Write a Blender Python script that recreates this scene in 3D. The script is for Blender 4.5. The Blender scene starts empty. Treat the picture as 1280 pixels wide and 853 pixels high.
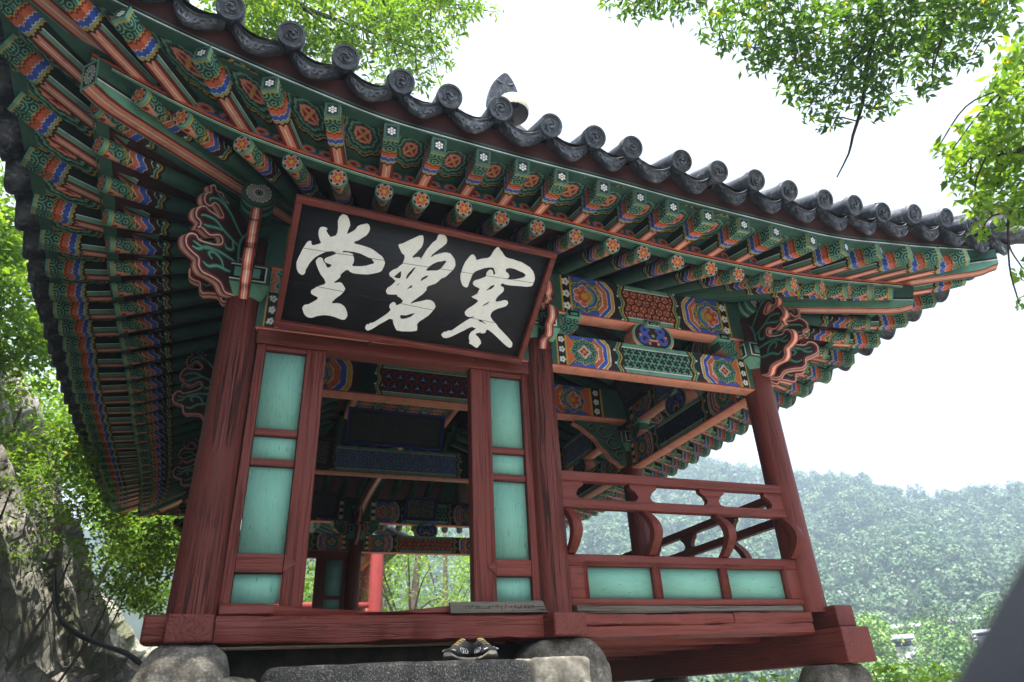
import bpy, bmesh, math, random
import numpy as np
from mathutils import Vector, Matrix
from mathutils.geometry import tessellate_polygon

sc = bpy.context.scene
COL = sc.collection
rng = np.random.default_rng(11)
random.seed(5)

# ------------------------------------------------------------------ camera
CAM_C = np.array([0.28435, -5.28475, -0.57451])
CAM_R = np.array([[0.936018, 0.328334, -0.126755],
                  [-0.349107, 0.820448, -0.452757],
                  [-0.044660, 0.468039, 0.882578]])      # columns: right, forward, up
cam = bpy.data.cameras.new('camera')
camo = bpy.data.objects.new('camera', cam)
COL.objects.link(camo)
M = Matrix.Identity(4)
for i in range(3):
    M[i][0] = CAM_R[i, 0]; M[i][1] = CAM_R[i, 2]; M[i][2] = -CAM_R[i, 1]; M[i][3] = CAM_C[i]
camo.matrix_world = M
cam.sensor_width = 36.0
cam.lens = 23.767
cam.clip_start = 0.02
cam.clip_end = 3000
cam.dof.use_dof = True
cam.dof.focus_distance = 6.0
cam.dof.aperture_fstop = 2.0
sc.camera = camo

# ------------------------------------------------------------------ sky, sun, exposure
SUN_AZ = math.radians(-152)      # high over the viewer's left shoulder
SUN_EL = math.radians(68)
w = bpy.data.worlds.new('World'); sc.world = w; w.use_nodes = True
nt = w.node_tree
bg = nt.nodes['Background']
sky = nt.nodes.new('ShaderNodeTexSky'); sky.sky_type = 'NISHITA'
sky.sun_disc = False; sky.sun_elevation = SUN_EL; sky.sun_rotation = SUN_AZ
sky.air_density = 1.0; sky.dust_density = 4.0; sky.ozone_density = 0.6
hsv = nt.nodes.new('ShaderNodeHueSaturation'); hsv.inputs['Saturation'].default_value = 0.40   # milky summer sky
nt.links.new(sky.outputs[0], hsv.inputs['Color']); nt.links.new(hsv.outputs[0], bg.inputs[0])
bg.inputs[1].default_value = 0.15
sun = bpy.data.lights.new('sun', 'SUN'); sun.energy = 4.6; sun.angle = math.radians(0.5)
sun.color = (1.0, 0.95, 0.87)
suno = bpy.data.objects.new('sun', sun); COL.objects.link(suno)
sd = Vector((math.cos(SUN_EL) * math.sin(SUN_AZ), math.cos(SUN_EL) * math.cos(SUN_AZ), math.sin(SUN_EL)))
suno.rotation_euler = sd.to_track_quat('Z', 'Y').to_euler()
suno.location = (10, 10, 30)
sc.view_settings.view_transform = 'Standard'
sc.view_settings.look = 'None'
sc.view_settings.exposure = 1.72
sc.view_settings.gamma = 1.0
sc.view_settings.use_curve_mapping = False
sc.render.engine = 'CYCLES'
sc.cycles.use_denoising = True
sc.cycles.max_bounces = 12
sc.cycles.diffuse_bounces = 8
sc.cycles.transparent_max_bounces = 12
sc.cycles.volume_bounces = 0

# ------------------------------------------------------------------ helpers
def pdir(px, py):
    d = CAM_R @ np.array([(px - 640) / 845.056, 1.0, -(py - 426.5) / 845.056])
    return d
def at_dist(px, py, d):
    r = pdir(px, py); return CAM_C + r / np.linalg.norm(r) * d
def at_z(px, py, z):
    r = pdir(px, py); return CAM_C + r * ((z - CAM_C[2]) / r[2])

def lin(h):
    c = np.array(h, float) / 255.0
    return np.where(c <= 0.04045, c / 12.92, ((c + 0.055) / 1.055) ** 2.4)

PAL_S = dict(NR=(50, 87, 75), LG=(102, 156, 134), DG=(22, 40, 34), OR=(196, 98, 66), SM=(216, 142, 118),
             BL=(56, 86, 178), YE=(194, 152, 52), BR=(56, 25, 25), BK=(22, 22, 24), WH=(222, 220, 214),
             RD=(128, 38, 42), MR=(86, 38, 36), TE=(112, 190, 174), RW=(114, 52, 46), PB=(84, 104, 196))
PALN = list(PAL_S.keys())
PAL = np.array([lin(PAL_S[k]) for k in PALN])
for _i, _k in enumerate(PALN):
    globals()[_k] = _i

class MB:
    def __init__(s):
        s.v = []; s.f = []; s.m = []; s.c = []; s.n = 0
    def add(s, verts, faces, mat=0, col=None):
        verts = np.asarray(verts, float).reshape(-1, 3)
        k = len(verts)
        s.v.append(verts)
        if col is None:
            cc = np.ones((k, 3))
        else:
            col = np.asarray(col)
            if col.ndim == 0: cc = np.tile(PAL[int(col)], (k, 1))
            elif col.ndim == 1 and col.dtype.kind in 'iu' and len(col) == k: cc = PAL[col]
            elif col.ndim == 1: cc = np.tile(col, (k, 1))
            else: cc = col
        s.c.append(cc)
        n = s.n
        for fc in faces: s.f.append([int(i) + n for i in fc])
        if np.ndim(mat) == 0: s.m += [int(mat)] * len(faces)
        else: s.m += list(mat)
        s.n += k
    def box(s, c, size, mat=0, col=None, R=None):
        x, y, z = np.array(size) / 2.0
        v = np.array([[-x, -y, -z], [x, -y, -z], [x, y, -z], [-x, y, -z], [-x, -y, z], [x, -y, z], [x, y, z], [-x, y, z]])
        if R is not None: v = v @ np.array(R).T
        s.add(v + np.array(c), [(0, 3, 2, 1), (4, 5, 6, 7), (0, 1, 5, 4), (1, 2, 6, 5), (2, 3, 7, 6), (3, 0, 4, 7)], mat, col)
    def bx(s, x0, x1, y0, y1, z0, z1, mat=0, col=None):
        s.box(((x0 + x1) / 2, (y0 + y1) / 2, (z0 + z1) / 2), (x1 - x0, y1 - y0, z1 - z0), mat, col)
    def beam(s, p0, p1, wd, ht, mat=0, col=None, up=(0, 0, 1)):
        p0 = np.array(p0, float); p1 = np.array(p1, float)
        a = p1 - p0; L = np.linalg.norm(a); a /= L
        u = np.array(up, float); u = u - a * (u @ a); u /= np.linalg.norm(u)
        b = np.cross(u, a)
        s.box((p0 + p1) / 2, (L, wd, ht), mat, col, np.stack([a, b, u], 1))
    def grid(s, O, U, V, nu, nv, painter=None, mat=0, col=None, flip=False):
        O = np.array(O, float); U = np.array(U, float); V = np.array(V, float)
        a = np.linspace(0, 1, nu + 1); b = np.linspace(0, 1, nv + 1)
        A, B = np.meshgrid(a, b, indexing='ij')
        P = O + A[..., None] * U + B[..., None] * V
        if painter is not None:
            cc = painter(A * np.linalg.norm(U), B * np.linalg.norm(V))
            col = PAL[cc.ravel()] if cc.dtype.kind in 'iu' else cc.reshape(-1, 3)
        s.gridp(P, mat, col, flip)
    def gridp(s, P, mat=0, col=None, flip=False, wrapu=False):
        nu, nv = P.shape[:2]
        idx = np.arange(nu * nv).reshape(nu, nv)
        if wrapu: idx = np.vstack([idx, idx[:1]])
        f = np.stack([idx[:-1, :-1], idx[1:, :-1], idx[1:, 1:], idx[:-1, 1:]], -1).reshape(-1, 4)
        if flip: f = f[:, ::-1]
        s.add(P.reshape(-1, 3), f.tolist(), mat, col)
    def tube(s, pts, rad, n=10, mat=0, col=None, caps=True):
        pts = np.array(pts, float); k = len(pts)
        rad = np.ones(k) * rad if np.ndim(rad) == 0 else np.array(rad, float)
        t = np.gradient(pts, axis=0); t /= np.linalg.norm(t, axis=1)[:, None] + 1e-12
        up = np.array([0, 0, 1.0]) if abs(t[0][2]) < 0.9 else np.array([1.0, 0, 0])
        nrm = up - t[0] * (up @ t[0]); nrm /= np.linalg.norm(nrm)
        rows = []
        for i in range(k):
            nrm = nrm - t[i] * (nrm @ t[i]); nrm /= np.linalg.norm(nrm)
            b = np.cross(t[i], nrm)
            a = np.linspace(0, 2 * np.pi, n, endpoint=False)
            rows.append(pts[i] + rad[i] * (np.cos(a)[:, None] * nrm + np.sin(a)[:, None] * b))
        P = np.array(rows)                                  # k, n, 3
        idx = np.arange(k * n).reshape(k, n)
        f = []
        for i in range(k - 1):
            for j in range(n):
                j2 = (j + 1) % n
                f.append((idx[i, j], idx[i, j2], idx[i + 1, j2], idx[i + 1, j]))
        if caps:
            f.append(tuple(idx[0][::-1])); f.append(tuple(idx[-1]))
        s.add(P.reshape(-1, 3), f, mat, col)
    def prism(s, poly, O, ex, ey, th, mat=0, col=None, matside=None, colside=None, holes=()):
        """outline in the plane (ex, ey) at O, extruded by th along ex x ey, centred"""
        O = np.array(O, float); ex = np.array(ex, float); ey = np.array(ey, float); n = np.cross(ex, ey)
        loops = [list(map(tuple, poly))] + [list(map(tuple, h)) for h in holes]
        flat = [p for L in loops for p in L]
        tri = tessellate_polygon([[Vector((p[0], p[1], 0)) for p in L] for L in loops])
        P = np.array(flat)
        base = O + P[:, :1] * ex + P[:, 1:2] * ey
        tt = []
        for t in tri:
            a, b, c = (P[i] for i in t)
            ar = (b[0] - a[0]) * (c[1] - a[1]) - (b[1] - a[1]) * (c[0] - a[0])
            if abs(ar) < 1e-12: continue
            tt.append(tuple(t) if ar > 0 else tuple(t[::-1]))
        k = len(flat)
        s.add(base + n * th / 2, tt, mat, col)
        s.add(base - n * th / 2, [t[::-1] for t in tt], mat, col)
        o = 0
        for L in loops:
            m = len(L)
            A = np.array(L)
            area = 0.5 * np.sum(A[:, 0] * np.roll(A[:, 1], -1) - np.roll(A[:, 0], -1) * A[:, 1])
            outer = (o == 0)
            top = base[o:o + m] + n * th / 2; bot = base[o:o + m] - n * th / 2
            ff = []
            for i in range(m):
                j = (i + 1) % m
                q = (i, j, m + j, m + i)
                if (area > 0) == outer: q = (m + i, m + j, j, i)
                ff.append(q)
            s.add(np.vstack([top, bot]), ff, mat if matside is None else matside, colside if colside is not None else col)
            o += m
    def lathe(s, prof, O, n=24, mat=0, col=None, axis=None):
        """prof: (r, h) rows turned about the vertical (or a 3x3 frame whose last column is the axis)"""
        prof = np.array(prof, float)
        a = np.linspace(0, 2 * np.pi, n, endpoint=False)
        P = np.stack([np.outer(np.cos(a), prof[:, 0]), np.outer(np.sin(a), prof[:, 0]), np.tile(prof[:, 1], (n, 1))], -1)
        if axis is not None: P = P @ np.array(axis).T
        s.gridp(P + np.array(O, float), mat, col, wrapu=True)
    def build(s, name, mats, parent=None, smooth=False, bevel=0.0, seg=1, local=False):
        me = bpy.data.meshes.new(name)
        V = np.vstack(s.v)
        if parent is not None and not local:
            V = V - np.array(parent['_loc']) if '_loc' in parent.keys() else V
        Cc = np.vstack(s.c)
        fl = np.array([len(f) for f in s.f], dtype=np.int32)
        lo = np.concatenate([np.asarray(f, dtype=np.int32) for f in s.f]) if len(s.f) else np.zeros(0, np.int32)
        me.vertices.add(len(V)); me.vertices.foreach_set('co', V.astype(np.float32).ravel())
        me.loops.add(len(lo)); me.loops.foreach_set('vertex_index', lo)
        me.polygons.add(len(fl))
        me.polygons.foreach_set('loop_start', np.concatenate([[0], np.cumsum(fl)[:-1]]).astype(np.int32))
        me.polygons.foreach_set('loop_total', fl)
        me.polygons.foreach_set('material_index', np.array(s.m, dtype=np.int32))
        me.update(calc_edges=True)
        at = me.color_attributes.new('Col', 'FLOAT_COLOR', 'POINT')
        at.data.foreach_set('color', np.hstack([Cc, np.ones((len(Cc), 1))]).astype(np.float32).ravel())
        for m in (mats if isinstance(mats, (list, tuple)) else [mats]): me.materials.append(m)
        if bevel > 0:
            b = bmesh.new(); b.from_mesh(me)
            bmesh.ops.remove_doubles(b, verts=b.verts, dist=1e-5)
            ed = [e for e in b.edges if len(e.link_faces) == 2 and e.calc_face_angle(0) > 0.6]
            bmesh.ops.bevel(b, geom=ed, offset=bevel, segments=seg, profile=0.7, affect='EDGES', clamp_overlap=True)
            b.to_mesh(me); b.free()
        if smooth:
            me.polygons.foreach_set('use_smooth', np.ones(len(me.polygons), dtype=bool))
            if smooth != 'all':
                try: me.set_sharp_from_angle(angle=math.radians(40))
                except Exception: pass
        me.validate()
        o = bpy.data.objects.new(name, me); COL.objects.link(o)
        if parent is not None: o.parent = parent
        return o

def tag(o, label=None, cat=None, group=None, kind=None):
    if label: o['label'] = label
    if cat: o['category'] = cat
    if group: o['group'] = group
    if kind: o['kind'] = kind
    return o
def thing(name, label, cat, loc=(0, 0, 0), group=None):
    o = bpy.data.objects.new(name, None); COL.objects.link(o)
    o.location = loc; o['_loc'] = [float(c) for c in loc]; o.empty_display_size = 0.1
    return tag(o, label, cat, group)

# ------------------------------------------------------------------ materials
L_ = lambda *c: tuple(lin(c))
def newmat(name):
    m = bpy.data.materials.new(name); m.use_nodes = True
    n = m.node_tree.nodes; l = m.node_tree.links
    return m, n, l, n['Principled BSDF']
def N(n, t, **kw):
    x = n.new(t)
    for k, v in kw.items():
        if k.startswith('i_'):
            x.inputs[k[2:].replace('_', ' ')].default_value = v
        else: setattr(x, k, v)
    return x
def ramp(n, stops):
    r = n.new('ShaderNodeValToRGB'); e = r.color_ramp.elements
    e[0].position, e[0].color = stops[0][0], (*stops[0][1], 1)
    e[1].position, e[1].color = stops[-1][0], (*stops[-1][1], 1)
    for p, c in stops[1:-1]:
        q = e.new(p); q.color = (*c, 1)
    return r
def tcoord(n, l, scale=(1, 1, 1), out='Object'):
    if out == 'World':
        t = n.new('ShaderNodeNewGeometry'); out = 'Position'
    else: t = n.new('ShaderNodeTexCoord')
    mp = n.new('ShaderNodeMapping')
    mp.inputs['Scale'].default_value = scale
    l.new(t.outputs[out], mp.inputs[0]); return mp.outputs[0]
def g3(v): return (v, v, v)

def mat_dancheong():
    m, n, l, p = newmat('dancheong_paint')
    a = N(n, 'ShaderNodeVertexColor', layer_name='Col')
    co = tcoord(n, l, out='World')
    no = N(n, 'ShaderNodeTexNoise', i_Scale=9.0, i_Detail=9.0, i_Roughness=0.75); l.new(co, no.inputs['Vector'])
    r = ramp(n, [(0.30, g3(0.55)), (0.46, g3(0.90)), (0.75, g3(1.12))]); l.new(no.outputs[0], r.inputs[0])
    mx = N(n, 'ShaderNodeMix', data_type='RGBA', blend_type='MULTIPLY'); mx.inputs[0].default_value = 1
    l.new(a.outputs[0], mx.inputs[6]); l.new(r.outputs[0], mx.inputs[7])
    # small chips and dust where the paint has worn
    n2 = N(n, 'ShaderNodeTexNoise', i_Scale=55.0, i_Detail=4.0); l.new(co, n2.inputs['Vector'])
    r2 = ramp(n, [(0.66, g3(0)), (0.72, g3(0.6))]); l.new(n2.outputs[0], r2.inputs[0])
    m2 = N(n, 'ShaderNodeMix', data_type='RGBA'); m2.inputs[7].default_value = (0.13, 0.10, 0.08, 1)
    l.new(r2.outputs[0], m2.inputs[0]); l.new(mx.outputs[2], m2.inputs[6])
    oi = n.new('ShaderNodeObjectInfo'); ro = ramp(n, [(0.0, (0.70, 0.76, 0.78)), (0.5, g3(0.98)), (1.0, (1.14, 1.08, 1.02))]); l.new(oi.outputs['Random'], ro.inputs[0])
    m5 = N(n, 'ShaderNodeMix', data_type='RGBA', blend_type='MULTIPLY'); m5.inputs[0].default_value = 1; l.new(m2.outputs[2], m5.inputs[6]); l.new(ro.outputs[0], m5.inputs[7])
    l.new(m5.outputs[2], p.inputs['Base Color'])
    p.inputs['Roughness'].default_value = 0.62
    p.inputs['Specular IOR Level'].default_value = 0.3
    bp = N(n, 'ShaderNodeBump', i_Strength=0.25, i_Distance=0.01); l.new(no.outputs[0], bp.inputs['Height']); l.new(bp.outputs[0], p.inputs['Normal'])
    return m
def mat_wood(name, axis, base, dark, crack=0.5, rough=0.5, light=None, bump=0.6):
    m, n, l, p = newmat(name)
    s = [34, 34, 34]; s[axis] = 1.8
    co = tcoord(n, l, s)
    no = N(n, 'ShaderNodeTexNoise', i_Scale=1.6, i_Detail=9.0, i_Roughness=0.65, i_Distortion=0.6); l.new(co, no.inputs['Vector'])
    r = ramp(n, [(0.30, dark), (0.42, base), (0.62, base), (0.85, light or tuple(min(1, c * 1.35) for c in base))]); l.new(no.outputs[0], r.inputs[0])
    s2 = [30, 30, 30]; s2[axis] = 0.7
    co2 = tcoord(n, l, s2)
    n2 = N(n, 'ShaderNodeTexNoise', i_Scale=1.0, i_Detail=3.0, i_Roughness=0.5, i_Distortion=0.4); l.new(co2, n2.inputs['Vector'])
    ma = N(n, 'ShaderNodeMath', operation='SUBTRACT'); ma.inputs[1].default_value = 0.47; l.new(n2.outputs[0], ma.inputs[0])
    ab = N(n, 'ShaderNodeMath', operation='ABSOLUTE'); l.new(ma.outputs[0], ab.inputs[0])
    r2 = ramp(n, [(0.0, g3(1)), (0.018, g3(0.7)), (0.04, g3(0))]); l.new(ab.outputs[0], r2.inputs[0])
    big = N(n, 'ShaderNodeTexNoise', i_Scale=1.4, i_Detail=5.0); l.new(tcoord(n, l), big.inputs['Vector'])
    rb = ramp(n, [(0.38, g3(0)), (0.52, g3(1))]); l.new(big.outputs[0], rb.inputs[0])
    mm = N(n, 'ShaderNodeMath', operation='MULTIPLY'); l.new(r2.outputs[0], mm.inputs[0]); l.new(rb.outputs[0], mm.inputs[1])
    mc = N(n, 'ShaderNodeMath', operation='MULTIPLY'); mc.inputs[1].default_value = crack; l.new(mm.outputs[0], mc.inputs[0])
    mx = N(n, 'ShaderNodeMix', data_type='RGBA'); l.new(mc.outputs[0], mx.inputs[0]); l.new(r.outputs[0], mx.inputs[6])
    mx.inputs[7].default_value = (*[c * 0.16 for c in dark], 1)
    rt = ramp(n, [(0.3, g3(0.86)), (0.7, g3(1.10))]); l.new(big.outputs[0], rt.inputs[0])
    m3 = N(n, 'ShaderNodeMix', data_type='RGBA', blend_type='MULTIPLY'); m3.inputs[0].default_value = 1
    l.new(mx.outputs[2], m3.inputs[6]); l.new(rt.outputs[0], m3.inputs[7])
    # paint specks / chips
    sp = N(n, 'ShaderNodeTexNoise', i_Scale=38.0, i_Detail=3.0); l.new(tcoord(n, l), sp.inputs['Vector'])
    rs = ramp(n, [(0.735, g3(0)), (0.76, g3(0.5))]); l.new(sp.outputs[0], rs.inputs[0])
    m4 = N(n, 'ShaderNodeMix', data_type='RGBA'); l.new(rs.outputs[0], m4.inputs[0]); l.new(m3.outputs[2], m4.inputs[6]); m4.inputs[7].default_value = (0.30, 0.22, 0.18, 1)
    s5 = [7, 7, 7]; s5[axis] = 2.2
    wn = N(n, 'ShaderNodeTexNoise', i_Scale=1.0, i_Detail=8.0, i_Roughness=0.72); l.new(tcoord(n, l, s5, out='World'), wn.inputs['Vector'])
    rw = ramp(n, [(0.56, g3(0)), (0.68, g3(0.45)), (0.76, g3(0.6))]); l.new(wn.outputs[0], rw.inputs[0])
    mg = N(n, 'ShaderNodeMath', operation='MULTIPLY'); l.new(rw.outputs[0], mg.inputs[0]); l.new(no.outputs[0], mg.inputs[1])
    m6 = N(n, 'ShaderNodeMix', data_type='RGBA'); l.new(mg.outputs[0], m6.inputs[0]); l.new(m4.outputs[2], m6.inputs[6]); m6.inputs[7].default_value = (*L_(126, 66, 52), 1)
    rd = ramp(n, [(0.26, g3(0.62)), (0.42, g3(1))]); l.new(wn.outputs[0], rd.inputs[0])
    m7 = N(n, 'ShaderNodeMix', data_type='RGBA', blend_type='MULTIPLY'); m7.inputs[0].default_value = 1; l.new(m6.outputs[2], m7.inputs[6]); l.new(rd.outputs[0], m7.inputs[7])
    l.new(m7.outputs[2], p.inputs['Base Color'])
    p.inputs['Roughness'].default_value = rough
    p.inputs['Specular IOR Level'].default_value = 0.3
    h = N(n, 'ShaderNodeMath', operation='SUBTRACT'); l.new(no.outputs[0], h.inputs[0]); l.new(mc.outputs[0], h.inputs[1])
    bp = N(n, 'ShaderNodeBump', i_Strength=bump, i_Distance=0.010); l.new(h.outputs[0], bp.inputs['Height']); l.new(bp.outputs[0], p.inputs['Normal'])
    return m
def mat_noise(name, stops, scale, rough=0.8, bump=0.3, dist=0.02, detail=10, spec=0.3, stretch=(1, 1, 1), out='Object', attr=False, scale2=None, stops2=None, ndist=0.0, vary=False):
    m, n, l, p = newmat(name)
    co = tcoord(n, l, stretch, out)
    no = N(n, 'ShaderNodeTexNoise', i_Scale=scale, i_Detail=detail, i_Roughness=0.65, i_Distortion=ndist); l.new(co, no.inputs['Vector'])
    r = ramp(n, stops); l.new(no.outputs[0], r.inputs[0])
    c = r.outputs[0]
    if attr:
        a = N(n, 'ShaderNodeVertexColor', layer_name='Col')
        mx = N(n, 'ShaderNodeMix', data_type='RGBA', blend_type='MULTIPLY'); mx.inputs[0].default_value = 1
        l.new(a.outputs[0], mx.inputs[6]); l.new(c, mx.inputs[7]); c = mx.outputs[2]
    if scale2:
        q = N(n, 'ShaderNodeTexNoise', i_Scale=scale2, i_Detail=4.0); l.new(co, q.inputs['Vector'])
        r2 = ramp(n, stops2); l.new(q.outputs[0], r2.inputs[0])
        mx = N(n, 'ShaderNodeMix', data_type='RGBA', blend_type='MULTIPLY'); mx.inputs[0].default_value = 1
        l.new(c, mx.inputs[6]); l.new(r2.outputs[0], mx.inputs[7]); c = mx.outputs[2]
    if vary:
        oi = n.new('ShaderNodeObjectInfo'); ro = ramp(n, [(0.0, (0.62, 0.63, 0.66)), (0.6, g3(1.0)), (1.0, (1.5, 1.44, 1.36))]); l.new(oi.outputs['Random'], ro.inputs[0])
        mv = N(n, 'ShaderNodeMix', data_type='RGBA', blend_type='MULTIPLY'); mv.inputs[0].default_value = 1; l.new(c, mv.inputs[6]); l.new(ro.outputs[0], mv.inputs[7]); c = mv.outputs[2]
    l.new(c, p.inputs['Base Color'])
    p.inputs['Roughness'].default_value = rough; p.inputs['Specular IOR Level'].default_value = spec
    if bump:
        bp = N(n, 'ShaderNodeBump', i_Strength=bump, i_Distance=dist); l.new(no.outputs[0], bp.inputs['Height']); l.new(bp.outputs[0], p.inputs['Normal'])
    return m
def mat_leaf(name, trans=0.5):
    m, n, l, p = newmat(name)
    a = N(n, 'ShaderNodeVertexColor', layer_name='Col')
    l.new(a.outputs[0], p.inputs['Base Color']); p.inputs['Roughness'].default_value = 0.45
    p.inputs['Specular IOR Level'].default_value = 0.35
    t = n.new('ShaderNodeBsdfTranslucent')
    hs = N(n, 'ShaderNodeMix', data_type='RGBA', blend_type='MULTIPLY'); hs.inputs[0].default_value = 1
    hs.inputs[7].default_value = (1.9, 1.75, 0.55, 1); hs.clamp_result = True
    l.new(a.outputs[0], hs.inputs[6]); l.new(hs.outputs[2], t.inputs[0])
    mx = n.new('ShaderNodeMixShader'); mx.inputs[0].default_value = trans
    l.new(p.outputs[0], mx.inputs[1]); l.new(t.outputs[0], mx.inputs[2])
    l.new(mx.outputs[0], n['Material Output'].inputs[0])
    return m

DAN = mat_dancheong()
RED_Z = mat_wood('red_painted_wood_upright', 2, L_(102, 41, 32), L_(92, 36, 28), 0.55, bump=.8, light=L_(112, 48, 38))
RED_X = mat_wood('red_painted_wood_across', 0, L_(104, 43, 34), L_(93, 37, 29), 0.5, bump=.6, light=L_(114, 50, 40))
RED_Y = mat_wood('red_painted_wood_depth', 1, L_(98, 43, 36), L_(84, 36, 30), 0.5, bump=.6, light=L_(114, 50, 40))
RED_OLD = mat_wood('old_cracked_red_post', 2, L_(95, 39, 31), L_(78, 31, 25), 0.9, bump=1.2, light=L_(110, 51, 43))
def mat_teal(name, axis):
    m, n, l, p = newmat(name)
    s3_ = [130, 130, 130]; s3_[axis] = 9
    no = N(n, 'ShaderNodeTexNoise', i_Scale=1.0, i_Detail=6.0, i_Roughness=0.7); l.new(tcoord(n, l, s3_), no.inputs['Vector'])
    r = ramp(n, [(0.28, L_(92, 138, 124)), (0.42, L_(114, 164, 148)), (0.75, L_(126, 174, 158))]); l.new(no.outputs[0], r.inputs[0])
    n2 = N(n, 'ShaderNodeTexNoise', i_Scale=2.2, i_Detail=7.0, i_Roughness=0.65); l.new(tcoord(n, l, out='World'), n2.inputs['Vector'])
    r2 = ramp(n, [(0.32, (0.90, 0.92, 0.92)), (0.5, g3(1)), (0.72, (1.03, 1.02, 1.01))]); l.new(n2.outputs[0], r2.inputs[0])
    mx = N(n, 'ShaderNodeMix', data_type='RGBA', blend_type='MULTIPLY'); mx.inputs[0].default_value = 1; l.new(r.outputs[0], mx.inputs[6]); l.new(r2.outputs[0], mx.inputs[7])
    s4 = [70, 70, 70]; s4[axis] = 14
    n3 = N(n, 'ShaderNodeTexNoise', i_Scale=1.0, i_Detail=2.0); l.new(tcoord(n, l, s4, out='World'), n3.inputs['Vector'])
    r3 = ramp(n, [(0.66, g3(0)), (0.72, g3(0.7))]); l.new(n3.outputs[0], r3.inputs[0])
    m2 = N(n, 'ShaderNodeMix', data_type='RGBA'); l.new(r3.outputs[0], m2.inputs[0]); l.new(mx.outputs[2], m2.inputs[6]); m2.inputs[7].default_value = (*L_(74, 96, 90), 1)
    l.new(m2.outputs[2], p.inputs['Base Color']); p.inputs['Roughness'].default_value = 0.85; p.inputs['Specular IOR Level'].default_value = 0.15
    bp = N(n, 'ShaderNodeBump', i_Strength=0.12, i_Distance=0.002); l.new(no.outputs[0], bp.inputs['Height']); l.new(bp.outputs[0], p.inputs['Normal'])
    return m
TEAL = mat_teal('teal_painted_board', 2)
TEAL_X = mat_teal('teal_painted_board_across', 0)
GREYWOOD = mat_wood('weathered_grey_wood', 0, L_(98, 92, 84), L_(58, 54, 50), 0.9, 0.8)
MAROON = mat_noise('maroon_roof_board', [(0.3, L_(44, 17, 16)), (0.7, L_(66, 26, 23))], 6, 0.75)
TILE = mat_noise('dark_fired_tile', [(0.25, L_(34, 37, 45)), (0.5, L_(58, 62, 72)), (0.8, L_(100, 103, 110))], 7, 0.45, 0.5, 0.015, spec=0.5, out='World', scale2=26, stops2=[(0.30, g3(0.55)), (0.56, g3(1.05)), (0.64, g3(2.4))], vary=True)
TILE_D = mat_noise('dark_tile_under', [(0.25, L_(38, 38, 42)), (0.75, L_(70, 70, 74))], 12, 0.7, 0.3, 0.01)
LIME = mat_noise('lime_mortar', [(0.3, L_(140, 134, 124)), (0.7, L_(186, 182, 172))], 8, 0.9)
BLACKBOARD = mat_noise('black_lacquer_board', [(0.3, L_(26, 27, 31)), (0.7, L_(44, 45, 50))], 5, 0.55, 0.15, 0.004, stretch=(1, 8, 8))
BRUSHWHITE = mat_noise('brushed_white_paint', [(0.20, L_(140, 140, 138)), (0.30, L_(222, 222, 219)), (0.7, L_(238, 238, 235))], 22, 0.7, 0.2, 0.003, stretch=(1, 1, 1), ndist=1.0)
GRANITE = mat_noise('speckled_granite', [(0.38, L_(22, 22, 23)), (0.47, L_(50, 50, 50)), (0.56, L_(64, 63, 62)), (0.66, L_(138, 135, 128))], 120, 0.85, 0.5, 0.01, scale2=3.0, stops2=[(0.3, g3(0.7)), (0.7, g3(1.1))])
STONE = mat_noise('weathered_stone', [(0.25, L_(52, 49, 45)), (0.5, L_(94, 90, 83)), (0.75, L_(138, 133, 124))], 7, 0.9, 1.0, 0.03, detail=14, scale2=60, stops2=[(0.3, g3(0.55)), (0.6, g3(1.0)), (0.68, g3(1.7))], out='World')
# ------------------------------------------------------------------ painted ornament (dancheong) as functions of surface position
def put(o, mask, c): o[mask] = c
def cloud_rings(x, y, s=0.05):
    """overlapping cloud scrolls: rings about a staggered lattice"""
    best = np.full(x.shape, 9.0)
    r0 = np.floor(y / (s * 0.8))
    for dj in (-1, 0, 1, 2):
        row = r0 + dj
        off = np.where(np.mod(row, 2) == 0, 0.0, 0.5)
        cx = (np.floor(x / s - off) + 0.5 + off) * s; cy = row * s * 0.8
        d = np.hypot(x - cx, y - cy) / s
        ok = (d < 0.62) & (best > 8)
        best = np.where(ok, d, best)
    o = np.full(x.shape, NR)
    b = best
    o[b < 0.62] = DG; o[b < 0.54] = LG; o[b < 0.44] = NR; o[b < 0.34] = DG; o[b < 0.25] = LG; o[b < 0.12] = DG
    return o
def flower6(x, y, R, ring=True):
    """black disc, orange six-petal flower, yellow heart"""
    r = np.hypot(x, y) / R; a = np.arctan2(y, x)
    o = np.full(x.shape, LG); o[r < 0.93] = BK
    pet = 0.42 + 0.45 * np.abs(np.cos(3 * a)) ** 0.7
    o[r < pet] = WH; o[r < pet - 0.06] = OR
    o[(r < pet - 0.06) & (r < 0.5) & (np.abs(np.cos(3 * a)) > 0.93)] = RD
    o[r < 0.30] = RD; o[r < 0.26] = YE
    return o
def dots7(x, y, R):
    o = np.full(x.shape, BK)
    q = np.hypot(x, y) < 0.24 * R
    for k in range(6):
        a = k * np.pi / 3 + 0.5
        q |= np.hypot(x - 0.62 * R * np.cos(a), y - 0.62 * R * np.sin(a)) < 0.26 * R
    o[q] = WH
    return o
def chrys(x, y, R, ry=None):
    ry = ry or R
    X = x / R; Y = y / ry
    r = np.hypot(X, Y); a = np.arctan2(Y, X)
    o = np.full(x.shape, BK)
    k = np.abs(np.cos(8 * a))
    o[(r < 0.92) & (r > 0.28) & (k > 0.55)] = WH
    o[(r < 0.80) & (r > 0.42) & (k > 0.93)] = NR
    o[r < 0.22] = LG; o[r < 0.12] = BK
    return o

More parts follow.
